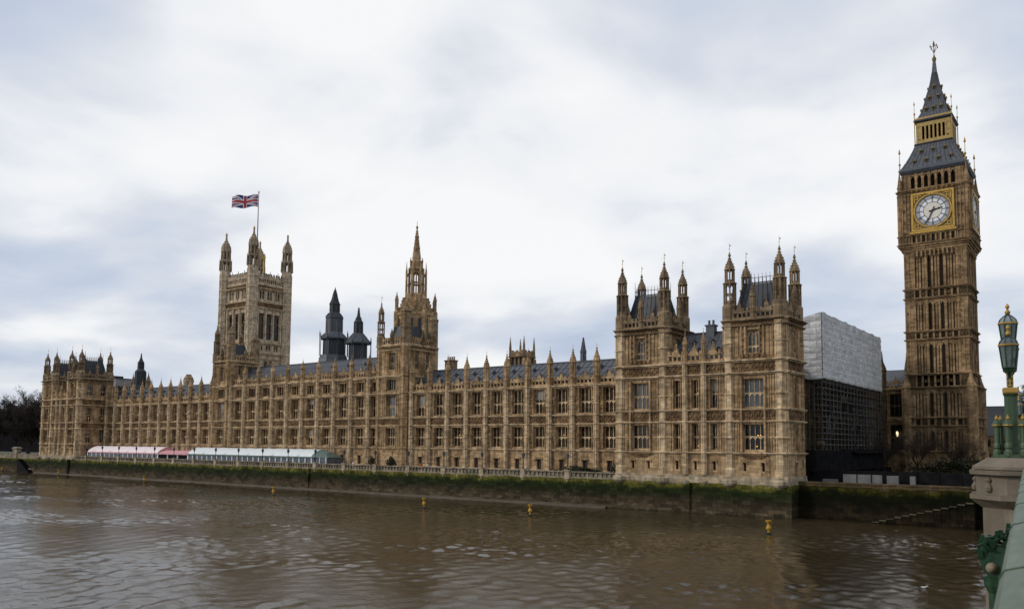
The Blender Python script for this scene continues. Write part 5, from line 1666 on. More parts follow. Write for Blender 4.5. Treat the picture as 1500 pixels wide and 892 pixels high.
part('gallery_eaves', sq_stack([(3.6, 84.1), (3.95, 84.4), (3.95, 84.75)]), 'iron_black', el)
part('gilt_cresting', sq_stack([(3.8, 84.75), (3.75, 85.0), (3.4, 85.35)]), 'gold_stone', el)
part('spire', sq_stack(sp_prof), 'slate', el)
fn = MB()
fn.lathe(EX, EY, [(.28, 98.8), (.4, 99.2), (.48, 99.7), (.24, 100.1), (.10, 100.6), (.1, 102.6), (.26, 102.9), (.22, 103.3), (.05, 103.9)], 8)
for a in range(4):
    an = a * PI / 2 + PI / 4
    fn.bar((EX, EY, 101.0), (EX + .85 * math.cos(an), EY + .85 * math.sin(an), 102.4), .05, .03)
    fn.lathe(EX + .9 * math.cos(an), EY + .9 * math.sin(an), [(.04, 102.2), (.16, 102.5), (.04, 102.8)], 6)
fn.bar((EX - .7, EY, 102.6), (EX + .7, EY, 102.6), .05)
part('finial', fn, 'gilt_dark', el)

# ------------------------------------------------------------------ link range beside the clock tower
lk = empty('yard_range', (-4, 80, ZT), 'dark stone gothic range with slate roof between scaffolding and clock tower', 'palace range')
F = Fr('E', 74.0)
wall = MB(); ops = []
for z, h in ((10.6, 5.6), (18.0, 5.2)):
    ops.append((-2.2, 0.6, z, z + h)); window(lk, F, -0.8, z, 2.8, h, 3, (0.5,), mat='stone_tower_dark', glass='glass', lamp=None)
wall_open(wall, F, -16, 2.6, ZT, 24.2, ops)
ribs(wall, F, [-3.4, -2.6, 1.0, 1.8], 10, 16.8, .25, .25); ribs(wall, F, [-3.4, -2.6, 1.0, 1.8], 17.6, 23.6, .25, .25)
wall.box(-16, 2.4, 74.8, 88, ZT, 23.8)
part('wall', wall, ST, lk)
strings(lk, F, -16, 2.4, [(10.2, .3, .3), (17.3, .3, .3), (24.3, .4, .5)], ST)
parapet(lk, F, -16, 2.4, 24.3, 1.9, .9, ST, [-0.8, -8], 1.7)
rf = MB(); rf.poly([(-16, 75, 25), (2.4, 75, 25), (2.4, 81, 29.2), (-16, 81, 29.2)]); rf.poly([(-16, 81, 29.2), (2.4, 81, 29.2), (2.4, 87, 25), (-16, 87, 25)]); rf.poly([(2.4, 75, 25), (2.4, 87, 25), (2.4, 81, 29.2)]); part('roof', rf, 'slate', lk)
mb = MB(); mb.lathe(-3.6, 73.9, [(.85, ZT), (.85, 28.2), (1.0, 28.5), (.8, 29.3), (.3, 30.6), (.05, 33.0)], 8); part('corner_turret', mb, SDK, lk)
mb = MB(); mb.lathe(0.2, 80.5, [(.55, 28), (.45, 29.6), (.1, 31.8), (.04, 33.0)], 6); part('pinnacle', mb, SDK, lk)
hl = empty('wall_lamp', (-0.6, 73.3, 14.2), 'glowing lamp in front of the dark range next to the clock tower', 'lamp')
mb = MB(); mb.lathe(-0.6, 73.3, [(.05, 13.5), (.22, 13.8), (.26, 14.4), (.10, 14.8)], 8); part('bulb', mb, 'lamp_glow_white', hl)
mb = MB(); mb.box(-.64, -.56, 73.3, 74.0, 14.75, 14.85); mb.lathe(-.6, 73.3, [(.42, 14.7), (.1, 15.2)], 8); part('bracket', mb, 'black', hl)

# ------------------------------------------------------------------ scaffolded return front
rb = empty('return_range', (-10, 36, ZT), 'dark stone return front behind the scaffolding', 'palace range')
FN = Fr('N', -4.6); wall = MB(); ops = []
for k in range(8):
    yc = 24.5 + k * 4.9
    for z, h in ((10.3, 4.2), (17.1, 4.6)):
        ops.append((yc - 1.0, yc + 1.0, z, z + h)); window(rb, FN, yc, z, 2.0, h, 3, (.5,), mat='stone_tower_dark', glass='glass')
    ribs(wall, FN, [yc - 2.45], 9, 23, .8, .6)
wall_open(wall, FN, 10, 73.4, ZT, 25, ops)
wall.box(-19, -5.4, 13, 73.4, ZT, 25)
part('wall', wall, 'stone_tower_dark', rb)
strings(rb, FN, 10, 63, [(10, .3, .3), (15.1, .3, .3), (16.9, .3, .3), (23, .4, .4)], 'stone_tower_dark')
sc = empty('scaffold', (-2, 42, ZT), 'steel tube scaffolding lattice under the white sheeting', 'scaffold')
ys = [21.2 + 2.3 * k for k in range(19)]
sme = MB(); sme.lathe(0, 0, [(.07, ZT), (.07, 34)], 6); sme_ = sme.mesh('standard', 'steel')
for y in ys:
    for x in (-1.55, -2.9): place('standard', sme_, sc, (x, y, 0))
for x in (-4.4, -6.2, -8.0): place('standard', sme_, sc, (x, 21.2, 0))
for z in [7.4 + 2.0 * k for k in range(8)]:
    for x in (-1.55, -2.9):
        mb = MB(); mb.bar((x, 20.8, z), (x, 65, z), .055); mb.bar((x, 20.8, z + 1.0), (x, 65, z + 1.0), .04); part('ledger', mb, 'steel', sc)
    mb = MB(); mb.box(-2.8, -1.65, 21.0, 62.8, z - .12, z - .06); part('walkway_boards', mb, 'plank', sc)
    mb = MB(); mb.bar((-8.2, 21.2, z), (-1.5, 21.2, z), .055); part('ledger', mb, 'steel', sc)
rnd = random.Random(11)
for k in range(24):
    y = rnd.choice(ys[:-1]); z = 7.4 + 2.0 * rnd.randrange(0, 7); s = rnd.choice((-1, 1))
    mb = MB(); mb.bar((-1.45, y, z if s > 0 else z + 2), (-1.45, y + 2.3 * 1, z + 2 if s > 0 else z), .05); part('brace', mb, 'steel', sc)
for k in range(16):       # patches of dark debris netting and stacked boards
    y = rnd.choice(ys[:-1]); z = 7.4 + 2.0 * rnd.randrange(0, 7)
    if rnd.random() < .5:
        mb = MB(); mb.box(-1.47, -1.43, y + .1, y + 2.2 * rnd.choice((1, 2)), z + .1, z + 1.9); part('debris_net', mb, 'hoard_dark', sc)
    else:
        mb = MB(); mb.box(-2.6, -1.8, y + .2, y + 1.9, z - .05, z + rnd.uniform(.15, .6)); part('board_stack', mb, 'plank', sc)
for k in range(14):
    y = rnd.choice(ys[:-1]) + rnd.uniform(.4, 1.6); z = rnd.uniform(8, 17)
    mb = MB(); mb.bar((-1.4, y, z), (-1.4 + rnd.uniform(0, .2), y + rnd.uniform(-1.2, 1.2), z + rnd.uniform(2, 5)), .05); part('loose_pole', mb, 'steel', sc)
# white sheeting: subdivided so that it bellies between the poles
m = bpy.data.materials.new('sheeting'); M['sheeting'] = m
nt = nodes_of(m)
g = nd(nt, 'ShaderNodeNewGeometry'); p = g.outputs['Position']
n1 = nd(nt, 'ShaderNodeTexNoise', {'Vector': p, 'Scale': 0.9, 'Detail': 5.0})
mpz = nd(nt, 'ShaderNodeMapping', {'Vector': p, 'Scale': (0.5, 0.5, 2.0)})
n2 = nd(nt, 'ShaderNodeTexNoise', {'Vector': mpz.outputs[0], 'Scale': 1.4, 'Detail': 4.0})
c = mix(nt, ramp(nt, n1.outputs[0], [(.3, 0.), (.7, 1.)]), (0.44, 0.44, 0.438), (0.66, 0.66, 0.655))
sp = nd(nt, 'ShaderNodeSeparateXYZ', {0: p})
bv = nd(nt, 'ShaderNodeCombineXYZ', {0: math_(nt, 'ADD', sp.outputs[0], sp.outputs[1]), 1: math_(nt, 'ADD', sp.outputs[2], math_(nt, 'MULTIPLY', n2.outputs[0], 0.35)), 2: 0.0})
br = nd(nt, 'ShaderNodeTexBrick', {'Vector': bv.outputs[0], 'Color1': (0.78, 0.78, 0.79, 1), 'Color2': (1.08, 1.08, 1.07, 1), 'Mortar': (0.52, 0.53, 0.55, 1), 'Scale': 1.0, 'Mortar Size': 0.06, 'Brick Width': 2.3, 'Row Height': 1.15})
c = mix(nt, 1.0, c, br.outputs[0], 'MULTIPLY')
bp = nd(nt, 'ShaderNodeBump', {'Height': n2.outputs[0], 'Strength': 0.5, 'Distance': 0.3})
principled(nt, c, 0.5, bp.outputs[0], spec=0.4)
sh = empty('scaffold_sheeting', (-9, 42, 23), 'big white plastic sheeting wrapped round the scaffolding top', 'sheeting')
def sheet(P0, P1, z0, z1f, nu, nv, nrm, seed):
    mb = MB(); r_ = random.Random(seed); rows = []
    for j in range(nv + 1):
        row = []
        for i in range(nu + 1):
            t = i / nu; v = j / nv
            x = P0[0] + (P1[0] - P0[0]) * t; y = P0[1] + (P1[1] - P0[1]) * t
            z1 = z1f(t); z = z0 + (z1 - z0) * v
            L_ = math.hypot(P1[0] - P0[0], P1[1] - P0[1])
            pu = abs(math.sin(PI * t * L_ / 2.3)); pv = abs(math.sin(PI * (z - z0) / 1.15))
            d = 0.10 * pv ** 0.5 + 0.05 * pu + 0.09 * (r_.random() - .5)
            row.append((x + nrm[0] * d, y + nrm[1] * d, z + (0.05 * math.sin(t * L_ * 1.3))))
        rows.append(mb.pts(row))
    for j in range(nv):
        for i in range(nu): mb.f.append((rows[j] + i, rows[j] + i + 1, rows[j + 1] + i + 1, rows[j + 1] + i))
    return mb
topf = lambda t: 35.0 + 0.4 * math.sin(t * 17) * .4
part('north_sheet', sheet((-1.3, 20.7), (-1.3, 62.8), 23.0, lambda t: 34.6 + .25 * math.sin(t * 40) * .5, 150, 60, (1, 0), 1), 'sheeting', sh, smooth=True)
part('river_sheet', sheet((-12, 20.7), (-1.3, 20.7), 22.8, lambda t: 32.4 + 2.2 * t, 40, 60, (0, -1), 2), 'sheeting', sh, smooth=True)
mb = MB(); mb.poly([(-1.3, 20.7, 34.6), (-1.3, 62.8, 34.6), (-12, 62.8, 32.6), (-12, 20.7, 32.4)]); mb.poly([(-12, 20.7, 22.8), (-12, 62.8, 22.8), (-12, 62.8, 32.6), (-12, 20.7, 32.4)]); mb.poly([(-1.3, 62.8, 23), (-12, 62.8, 22.8), (-12, 62.8, 32.6), (-1.3, 62.8, 34.6)]); mb.poly([(-1.3, 20.7, 23), (-12, 20.7, 22.8), (-12, 62.8, 22.8), (-1.3, 62.8, 23)])
part('top_sheet', mb, 'sheeting', sh)
# dark timber gantry and site hoardings at its foot
gt = empty('site_gantry', (0, 30, ZT), 'black boarded site gantry at the foot of the scaffolding', 'gantry')
mb = MB(); mb.box(-4.5, 0.9, 9.4, 53.0, 6.9, 10.4); part('boarding', mb, 'hoard_dark', gt)
mb = MB(); mb.hexa([(-1, 30, 10.4), (1.9, 30, 9.9), (1.9, 54, 9.9), (-1, 54, 10.4), (-1, 30, 10.6), (1.9, 30, 10.1), (1.9, 54, 10.1), (-1, 54, 10.6)]); part('canopy', mb, 'hoard_dark', gt)
for k in range(8):
    mb = MB(); mb.box(.55, .85, 10 + k * 6, 10.3 + k * 6, ZT - .2, 6.9); part('post', mb, 'hoard_dark', gt)
mb = MB(); mb.box(-6, -.4, 9.6, 66, ZT - .2, 6.9); part('back_board', mb, 'hoard_dark', gt)
hd = empty('site_hoarding', (8, 7, ZT), 'row of pale grey hoarding panels behind the quay wall below the scaffolding', 'hoarding')
for (xa, xb, zt) in ((2.5, 4.9, 5.95), (5.6, 7.6, 6.75), (7.7, 9.7, 6.75), (9.8, 11.3, 6.75), (11.9, 13.6, 6.7), (15.1, 15.9, 6.7)):
    mb = MB(); mb.box(xa, xb, 6.9, 7.0, ZT - .15, zt); part('panel', mb, 'hoard_white', hd)
    mb = MB(); mb.box(xb - .02, xb + .12, 6.85, 7.05, ZT - .15, zt + .1); part('post', mb, 'hoard_dark', hd)
sb = empty('site_fence', (15, 8.6, ZT), 'black boarded fence along the quay between pavilion and bridge', 'fence')
mb = MB(); mb.box(0.9, 34, 8.5, 8.7, ZT - .15, 7.3); part('boarding', mb, 'hoard_dark', sb)
for k in range(12):
    mb = MB(); mb.box(1.2 + k * 2.9, 1.4 + k * 2.9, 8.38, 8.5, ZT - .15, 7.45); part('post', mb, 'hoard_dark', sb)

# ------------------------------------------------------------------ north quay and river stairs
nq = empty('quay_wall', (40, 3, 0), 'dark mossy quay wall between the near pavilion and the bridge', 'river wall')
mb = MB(); prism_x(mb, [(2.2, -3), (2.35, .5), (2.6, 5.0), (3.5, 5.0), (3.5, -3)], 0.14, 300); part('wall_face', mb, 'quay_weed_shade', nq)
mb = MB(); mb.box(0.1, 300, 2.6, 3.3, 5.0, 5.35); mb.box(0.1, 300, 2.45, 3.4, 5.35, 5.6); part('coping', mb, 'stone_tower_dark', nq)
st = empty('river_stairs', (17, 1, 0), 'mossy stone stairs climbing the dark quay wall towards the bridge', 'stairs')
for k in range(13):
    mb = MB(); x = 11.3 + k * 1.0; z = 0.15 + k * 0.27
    mb.box(x, x + 1.05, 0.2, 2.4, -1, z)
    part('step', mb, 'quay_weed_shade', st)
mb = MB()
for k in range(13):
    x = 11.3 + k; z = 0.15 + k * .27; mb.box(x + .02, x + .9, .05, .5, z, z + .12 + .1 * random.random())
part('edge_stones', mb, 'weed_stone', st)
lawn = MB(); lawn.poly([(0.9, 8.8, ZT + .02), (31, 8.8, ZT + .02), (31, 69, ZT + .02), (0.9, 69, ZT + .02)])
o = obj('green_lawn', lawn.mesh('green_lawn', 'grass')); tag(o, 'lawn between the quay and the clock tower', None, None, 'structure')

# ------------------------------------------------------------------ marquees on the terrace
def marquee(x0, x1, label, roof, front, hip, dark_front, endmat, step, drop=0.0):
    root = empty('marquee', ((x0 + x1) / 2, 4, ZT), label, 'marquee')
    prof = [(1.3, 7.45), (1.42, 7.75), (1.85, 8.2), (2.7, 8.75), (3.7, 9.2), (4.5, 9.4), (5.4, 9.15), (6.4, 8.65), (7.2, 8.0), (7.5, 7.4)]
    prof = [(y, z - drop * (z - 7.0) / 2.7) for y, z in prof]
    mb = MB(); nb = int(round((x1 - x0) / 4.0)); cr = []
    nx2 = nb * 4
    rows = []
    for i in range(nx2 + 1):
        x = x0 + (x1 - x0) * i / nx2; sag = 0.10 * (1 - abs(math.cos(PI * i / 4)))
        rows.append(mb.pts([(x, y, z - sag) for y, z in prof]))
    k = len(prof)
    for i in range(nx2):
        for j in range(k - 1): mb.f.append((rows[i] + j, rows[i + 1] + j, rows[i + 1] + j + 1, rows[i] + j + 1))
    part('roof', mb, roof, root, smooth=True)
    if hip:
        mb = MB()
        P_ = [(x1, y, z) for y, z in prof]; Q_ = [(x1 + hip * (1 - .55 * (z - 7.5) / 2.3), 4.4 + (y - 4.4) * .72, 7.5 + (z - 7.5) * .62) for y, z in prof]
        for a_, b_, c_, d_ in zip(P_, P_[1:], Q_[1:], Q_): mb.poly([a_, b_, c_, d_])
        mb.poly(Q_); part('hip_end', mb, endmat, root)
        mb = MB(); mb.box(x1, x1 + hip * .95, 2.0, 6.9, ZT, 7.5); part('porch_glazing', mb, dark_front, root)
        for xx in (x1 + .1, x1 + hip * .5, x1 + hip * .95):
            mb = MB(); mb.box(xx - .1, xx + .1, 1.75, 1.98, ZT, 7.5); part('post', mb, 'white_paint', root)
    for xe in (x0, x1):
        mb = MB(); mb.poly([(xe, y, z) for y, z in prof] ); mb.poly([(xe, 1.35, ZT), (xe, 7.45, ZT), (xe, 7.45, 7.55), (xe, 1.35, 7.55)]); part('end_wall', mb, endmat, root)
    mb = MB(); mb.box(x0, x1, 1.22, 1.34, 7.25, 7.6); part('valance', mb, front, root)
    mb = MB(); mb.box(x0 + .05, x1 - .05, 1.5, 1.6, ZT, 7.4); part('glazed_front', mb, dark_front, root)
    n = int((x1 - x0) / step)
    pm = MB(); pm.box(-.16, .16, -.12, .1, 0, 2.4); pme_ = pm.mesh('post', 'white_paint')
    for i in range(n + 1): place('post', pme_, root, (x0 + (x1 - x0) * i / n, 1.45, ZT))
    return root
marquee(-224.5, -183.0, 'long pale pink striped marquee on the terrace at left', 'tent_pink', 'tent_rose', 0, 'pvc_window', 'tent_rose', 2.6)
marquee(-182.8, -167.4, 'short deeper pink marquee joining the pale pink and white ones', 'tent_rose', 'tent_rose', 0, 'void', 'tent_rose', 5.0, 1.0)
marquee(-167.2, -114.6, 'long white marquee with green trim and white posts', 'tent_white', 'tent_green', 5.0, 'pvc_window', 'tent_green', 2.2)

# terrace lamps on the parapet pedestals
l0 = empty('terrace_lamp', (0, 0, 6.36), 'small dark lamp standard on a parapet pedestal of the terrace', 'lamp', 'lamps along the terrace parapet')
mb = MB(); mb.lathe(0, 0, [(.22, 0), (.2, .25), (.09, .45), (.07, 1.9), (.12, 2.0)], 8); obj('post', mb.mesh('post', 'iron_black'), l0)
mb = MB(); mb.lathe(0, 0, [(.10, 1.98), (.24, 2.1), (.32, 2.62), (.36, 2.68)], 6); ln_ = obj('lantern', mb.mesh('lantern', 'iron_grey'), l0)
mb = MB(); mb.lathe(0, 0, [(.38, 2.66), (.2, 2.9), (.06, 3.0), (.03, 3.25)], 6); obj('cap', mb.mesh('cap', 'iron_black'), ln_)
ORD = ['first', 'second', 'third', 'fourth', 'fifth', 'sixth', 'seventh', 'eighth', 'ninth', 'tenth', 'eleventh', 'twelfth', 'thirteenth', 'fourteenth', 'fifteenth', 'sixteenth', 'seventeenth', 'eighteenth', 'nineteenth']
for i, x in enumerate(PEDX):
    o = l0 if i == 0 else copy_tree(l0)
    o.location = (x, -0.3, 6.36)
    o['label'] = 'dark lamp standard on the terrace parapet, ' + ORD[i] + ' from the near right pavilion'

# ------------------------------------------------------------------ terrace plants
def leafy(name, loc, rx, ry, rz_, n, label, cat, seed, leaf=0.16, trunk=None):
    root = empty(name, loc, label, cat); r_ = random.Random(seed)
    if trunk:
        mb = MB(); mb.lathe(0, 0, [(.09, 0), (.07, trunk)], 6); obj('trunk', mb.mesh('trunk', 'bark'), root)
    mb = MB(); zc_ = (trunk or 0) + rz_ * (0.8 if trunk else .9)
    for i in range(n):
        while True:
            a, b, c_ = (r_.uniform(-1, 1) for _ in range(3))
            q = a * a + b * b + c_ * c_
            if q < 1 and q > 0.12: break
        w = .85 + .3 * math.sin(a * 5 + b * 3 + c_ * 4)
        x, y, z = a * rx * w, b * ry * w, zc_ + c_ * rz_ * w
        if z < 0.02: continue
        u = Vector((r_.uniform(-1, 1), r_.uniform(-1, 1), r_.uniform(-1, 1))).normalized(); v = u.cross(Vector((r_.uniform(-1, 1), r_.uniform(-1, 1), 1))).normalized()
        s = leaf * r_.uniform(.6, 1.4); p_ = Vector((x, y, z))
        mb.poly([p_ - u * s, p_ + v * s * .5, p_ + u * s, p_ - v * s * .5])
    obj('foliage', mb.mesh('foliage', 'leaf_dark'), root)
    return root
leafy('round_bush', (-91.2, 5.0, ZT), 1.35, 1.2, 1.35, 900, 'round dark clipped bush on the terrace, the bigger one', 'bush', 1, .2, trunk=.5)
leafy('small_bush', (-97.6, 5.0, ZT), 0.95, .9, 1.1, 600, 'smaller dark clipped bush on a stem on the terrace', 'bush', 2, .18, trunk=.9)
leafy('hedge', (-40.6, 4.2, ZT), 6.6, .7, 1.0, 2600, 'low dark hedge on the terrace beside the near pavilion', 'hedge', 3, .17)
leafy('clipped_hedge', (17, 60, ZT), 13, 1.2, 2.2, 3000, 'dark hedge at the foot of the clock tower', 'hedge', 4, .3)
leafy('box_shrub', (-33.0, 3.6, ZT), 1.1, .9, 1.4, 500, 'dark upright shrub against the near pavilion wall', 'bush', 6, .18)

# ------------------------------------------------------------------ bare trees
def bare_tree_meshes(h, spread, seed, ntw=3200, tw=.10, mt='bark', mc='twig'):
    r_ = random.Random(seed); tr = MB(); cw = MB()
    def limb(p, d, L, r, lev):
        n = 3; q = p.copy(); dd = d.copy()
        for i in range(n):
            dd = (dd + Vector((r_.uniform(-.25, .25), r_.uniform(-.25, .25), r_.uniform(-.05, .2)))).normalized()
            q2 = q + dd * (L / n); ra = r * (1 - i / n * .5); rb_ = r * (1 - (i + 1) / n * .5)
            (tr if lev < 2 else cw).bar(q, q2, ra, rb_); q = q2
            if lev < 3:
                for k in range(2 if lev else 3):
                    a = r_.uniform(0, 2 * PI); e = r_.uniform(.35, 1.0)
                    nd_ = (dd + Vector((math.cos(a) * e * spread, math.sin(a) * e * spread, r_.uniform(-.1, .5)))).normalized()
                    limb(q, nd_, L * r_.uniform(.42, .62), rb_ * .6, lev + 1)
            ends.append((q.copy(), dd.copy()))
    ends = []
    tr.lathe(0, 0, [(h * .028, 0), (h * .02, h * .06), (h * .017, h * .26)], 8)
    for k in range(6):
        a = 2 * PI * k / 6 + r_.uniform(-.4, .4)
        limb(Vector((0, 0, h * r_.uniform(.20, .30))), Vector((math.cos(a) * .6 * spread, math.sin(a) * .6 * spread, 1)).normalized(), h * r_.uniform(.42, .58), h * .009, 0)
    for i in range(ntw):
        p_, d = r_.choice(ends)
        u = (d + Vector((r_.uniform(-1, 1), r_.uniform(-1, 1), r_.uniform(-.6, .9)))).normalized()
        L = r_.uniform(.5, 1.7) * h / 20; w = Vector((r_.uniform(-1, 1), r_.uniform(-1, 1), r_.uniform(-1, 1))).normalized() * tw * .5
        q = p_ + Vector((r_.uniform(-.4, .4), r_.uniform(-.4, .4), r_.uniform(-.4, .4)))
        cw.poly([q - w, q + w, q + u * L])
    return tr.mesh('trunk', mt), cw.mesh('crown', mc)
TA = bare_tree_meshes(22, 1.0, 5, 9000, .24); TB = bare_tree_meshes(20, 1.15, 9, 9000, .24); TC = bare_tree_meshes(20, 1.2, 13, 3000, .16, 'bark_brown', 'bark_brown')
def tree(loc, s, rz, label, pair, group=None, cm=None):
    root = empty('bare_tree', loc, label, 'tree', group, rz); root.scale = (s, s, s)
    obj('trunk', pair[0], root); obj('crown', pair[1], root)
    return root
rnd = random.Random(21)
k = 0
for (x, y, s) in ((-266, 24, .88), (-275, 40, .98), (-284, 18, .92), (-294, 34, 1.02), (-304, 16, .95), (-316, 30, 1.0), (-330, 22, 1.02), (-345, 40, 1.05), (-300, 55, 1.1), (-325, 60, 1.12), (-278, 60, 1.05), (-290, 11, .8), (-312, 9, .85), (-272, 12, .72), (-335, 12, .9)):
    tree((x, y, 5.0), s, rnd.uniform(0, 6), 'dark bare winter tree in the riverside garden left of the palace', (TA, TB)[k % 2], 'bare trees left of the palace'); k += 1
for (x, y, s, lab) in ((-0.5, 60, .38, 'small brown bare tree at the left foot of the clock tower'), (6.0, 60, .42, 'twiggy bare shrub tree before the clock tower base'), (13.5, 62, .36, 'low bare tree at the right foot of the clock tower')):
    tree((x, y, ZT), s, rnd.uniform(0, 6), lab, TC)
for i, (x, y, s) in enumerate(((24, 118, .85), (30, 112, .78), (22, 140, 1.0), (33, 135, .9))):
    tree((x, y, ZT), s, rnd.uniform(0, 6), 'dark bare street tree beyond the clock tower near the bridge lamp', (TA, TB)[i % 2], 'street trees beyond the clock tower')

# far buildings
def block(name, x0, x1, y0, y1, h, label, wallm='far_wall', gable=False):
    root = empty(name, ((x0 + x1) / 2, (y0 + y1) / 2, ZT), label, 'building')
    mb = MB(); mb.box(x0, x1, y0, y1, ZT, h); part('wall', mb, wallm, root)
    rf = MB()
    if gable:
        ym = (y0 + y1) / 2; rh = h + (y1 - y0) * .42
        rf.poly([(x0, y0 - .3, h), (x1, y0 - .3, h), (x1, ym, rh), (x0, ym, rh)]); rf.poly([(x0, ym, rh), (x1, ym, rh), (x1, y1 + .3, h), (x0, y1 + .3, h)])
        rf.poly([(x0, y0, h), (x0, ym, rh), (x0, y1, h)]); rf.poly([(x1, y0, h), (x1, y1, h), (x1, ym, rh)])
        rf.box(x0 + 2, x0 + 3.4, ym - .8, ym + .8, h, rh + 2)
    else:
        rf.box(x0 - .3, x1 + .3, y0 - .3, y1 + .3, h, h + .5); rf.box((x0 + x1) / 2 - 3, (x0 + x1) / 2 + 3, (y0 + y1) / 2 - 3, (y0 + y1) / 2 + 3, h + .5, h + 3)
    part('roof', rf, 'far_roof', root)
    if h < 17 and wallm == 'hoard_dark': return root
    wm_ = MB(); wm_.box(-.6, .6, -.03, .3, 0, 1.7); me = wm_.mesh('window', 'glass'); cnt = 0
    z = ZT + 3
    while z < h - 2.5 and cnt < 90:
        x = x0 + 2
        while x < x1 - 1 and cnt < 45: place('window', me, root, (x, y0, z)); x += 3.6; cnt += 1
        y = y0 + 2
        while y < y1 - 1 and cnt < 90: place('window', me, root, (x1, y, z), PI / 2); y += 3.6; cnt += 1
        z += 3.6
    return root
block('garden_terrace', -620, -372, 80, 94, 25, 'long dark terrace of houses behind the riverside garden trees', 'stone_tower_dark')
block('garden_lodge', -560, -356, 66, 74, 16, 'low dark building under the garden trees', 'hoard_dark')
block('far_block', -500, -462, 130, 150, 50, 'grey far office block above the garden trees at left')
block('far_block', -428, -404, 100, 118, 39, 'lower pale far block peeking over the garden trees')
block('street_building', 5, 17, 126, 146, 14.5, 'dark gabled street building behind the clock tower', 'stone_tower_dark', True)
block('street_building', 26, 44, 150, 172, 27, 'dark flat roofed building beyond the bridge lamps', 'stone_tower_dark')

# ------------------------------------------------------------------ people on the terrace
def person(loc, rz, coat, legs, label):
    root = empty('person', loc, label, 'person', rz=rz)
    J = [(0, 0, .95), (0, 0, 1.2), (0, .0, 1.42), (0, 0, 1.52), (0, -.02, 1.66), (.10, 0, .9), (.11, -.02, .5), (.11, .03, .08), (.12, -.14, .03), (-.10, 0, .9), (-.11, .04, .5), (-.11, .08, .08), (-.12, -.09, .03),
         (.20, 0, 1.40), (.26, .02, 1.12), (.24, -.12, .90), (.24, -.18, .82), (-.20, 0, 1.40), (-.26, .03, 1.12), (-.25, -.06, .88), (-.25, -.10, .80)]
    Eg = [(0, 1), (1, 2), (2, 3), (3, 4), (0, 5), (5, 6), (6, 7), (7, 8), (0, 9), (9, 10), (10, 11), (11, 12), (2, 13), (13, 14), (14, 15), (15, 16), (2, 17), (17, 18), (18, 19), (19, 20)]
    rad = [.13, .13, .12, .055, .10, .085, .065, .045, .04, .085, .065, .045, .04, .06, .048, .035, .03, .06, .048, .035, .03]
    def skin(name, idx, grow, mat):
        mp_ = {v: i for i, v in enumerate(idx)}
        me = bpy.data.meshes.new(name); me.from_pydata([J[i] for i in idx], [(mp_[a], mp_[b]) for a, b in Eg if a in mp_ and b in mp_], [])
        o = obj(name, me, root); md = o.modifiers.new('skin', 'SKIN')
        for i, v in enumerate(idx):
            sv_ = me.skin_vertices[0].data[i]; sv_.radius = (rad[v] * grow, rad[v] * grow); sv_.use_root = (i == 0)
        o.modifiers.new('sub', 'SUBSURF').levels = 1; o.modifiers['sub'].render_levels = 1
        me.materials.append(M[mat]); return o
    skin('body', list(range(21)), 1.0, 'skin')
    skin('coat', [0, 1, 2, 13, 14, 15, 17, 18, 19], 1.25, coat)
    skin('trousers', [0, 5, 6, 7, 9, 10, 11], 1.2, legs)
    mb = MB(); mb.lathe(0, .015, [(.105, 1.66), (.115, 1.70), (.09, 1.76), (.03, 1.79)], 10); obj('hair', mb.mesh('hair', 'hair', smooth=True), root)
    return root
person((-100.8, 2.2, ZT), 0.4, 'cloth_white', 'cloth_navy', 'person in a white top standing on the terrace beside the marquee end')
person((-79.6, 2.0, ZT), -0.5, 'cloth_red', 'cloth_navy', 'person in a red coat on the terrace behind the parapet')
person((-78.9, 2.4, ZT), 0.2, 'cloth_yellow', 'cloth_navy', 'person in a yellow jacket on the terrace next to the red coat')
person((-77.6, 2.0, ZT), 0.9, 'cloth_white', 'cloth_navy', 'person in a pale top on the terrace right of the yellow jacket')
person((-105.2, 3.2, ZT), 0.9, 'cloth_navy', 'cloth_navy', 'person in dark clothes on the terrace left of the white top')

# ------------------------------------------------------------------ river markers
def marker(x, y, label):
    root = empty('river_marker', (x, y, 0), label, 'marker', 'yellow markers in the river')
    if 'me' not in _mk:
        mb = MB(); mb.lathe(0, 0, [(.13, -2), (.13, .75)], 8); _mk['post'] = mb.mesh('post', 'yellow_paint', smooth=False)
        mb = MB(); mb.lathe(0, 0, [(.42, -.2), (.42, .12), (.2, .22)], 10); _mk['float'] = mb.mesh('float', 'black')
        mb = MB(); mb.lathe(0, 0, [(.30, .62), (.33, .8), (.16, 1.15), (.16, 1.25), (.38, 1.62), (.38, 1.70)], 8); _mk['top'] = mb.mesh('topmark', 'yellow_paint')
        _mk['me'] = 1
    obj('post', _mk['post'], root); obj('float', _mk['float'], root); obj('topmark', _mk['top'], root)
_mk = {}
for (x, y, lab) in ((5.2, -24.7, 'nearest yellow marker post in the river, before the near pavilion'), (-32.3, -23.4, 'second nearest yellow marker post in the river'), (-54.2, -23.7, 'middle yellow marker post in the river'),
                    (-100.4, -19.8, 'yellow marker post in the river below the green marquee end'), (-169.7, -9.6, 'yellow marker post in the river below the pink marquee'), (-232, -4.0, 'yellow marker post at the foot of the far pavilion'), (-276, -3.5, 'yellow marker post at the far left edge of the river')):
    marker(x, y, lab)

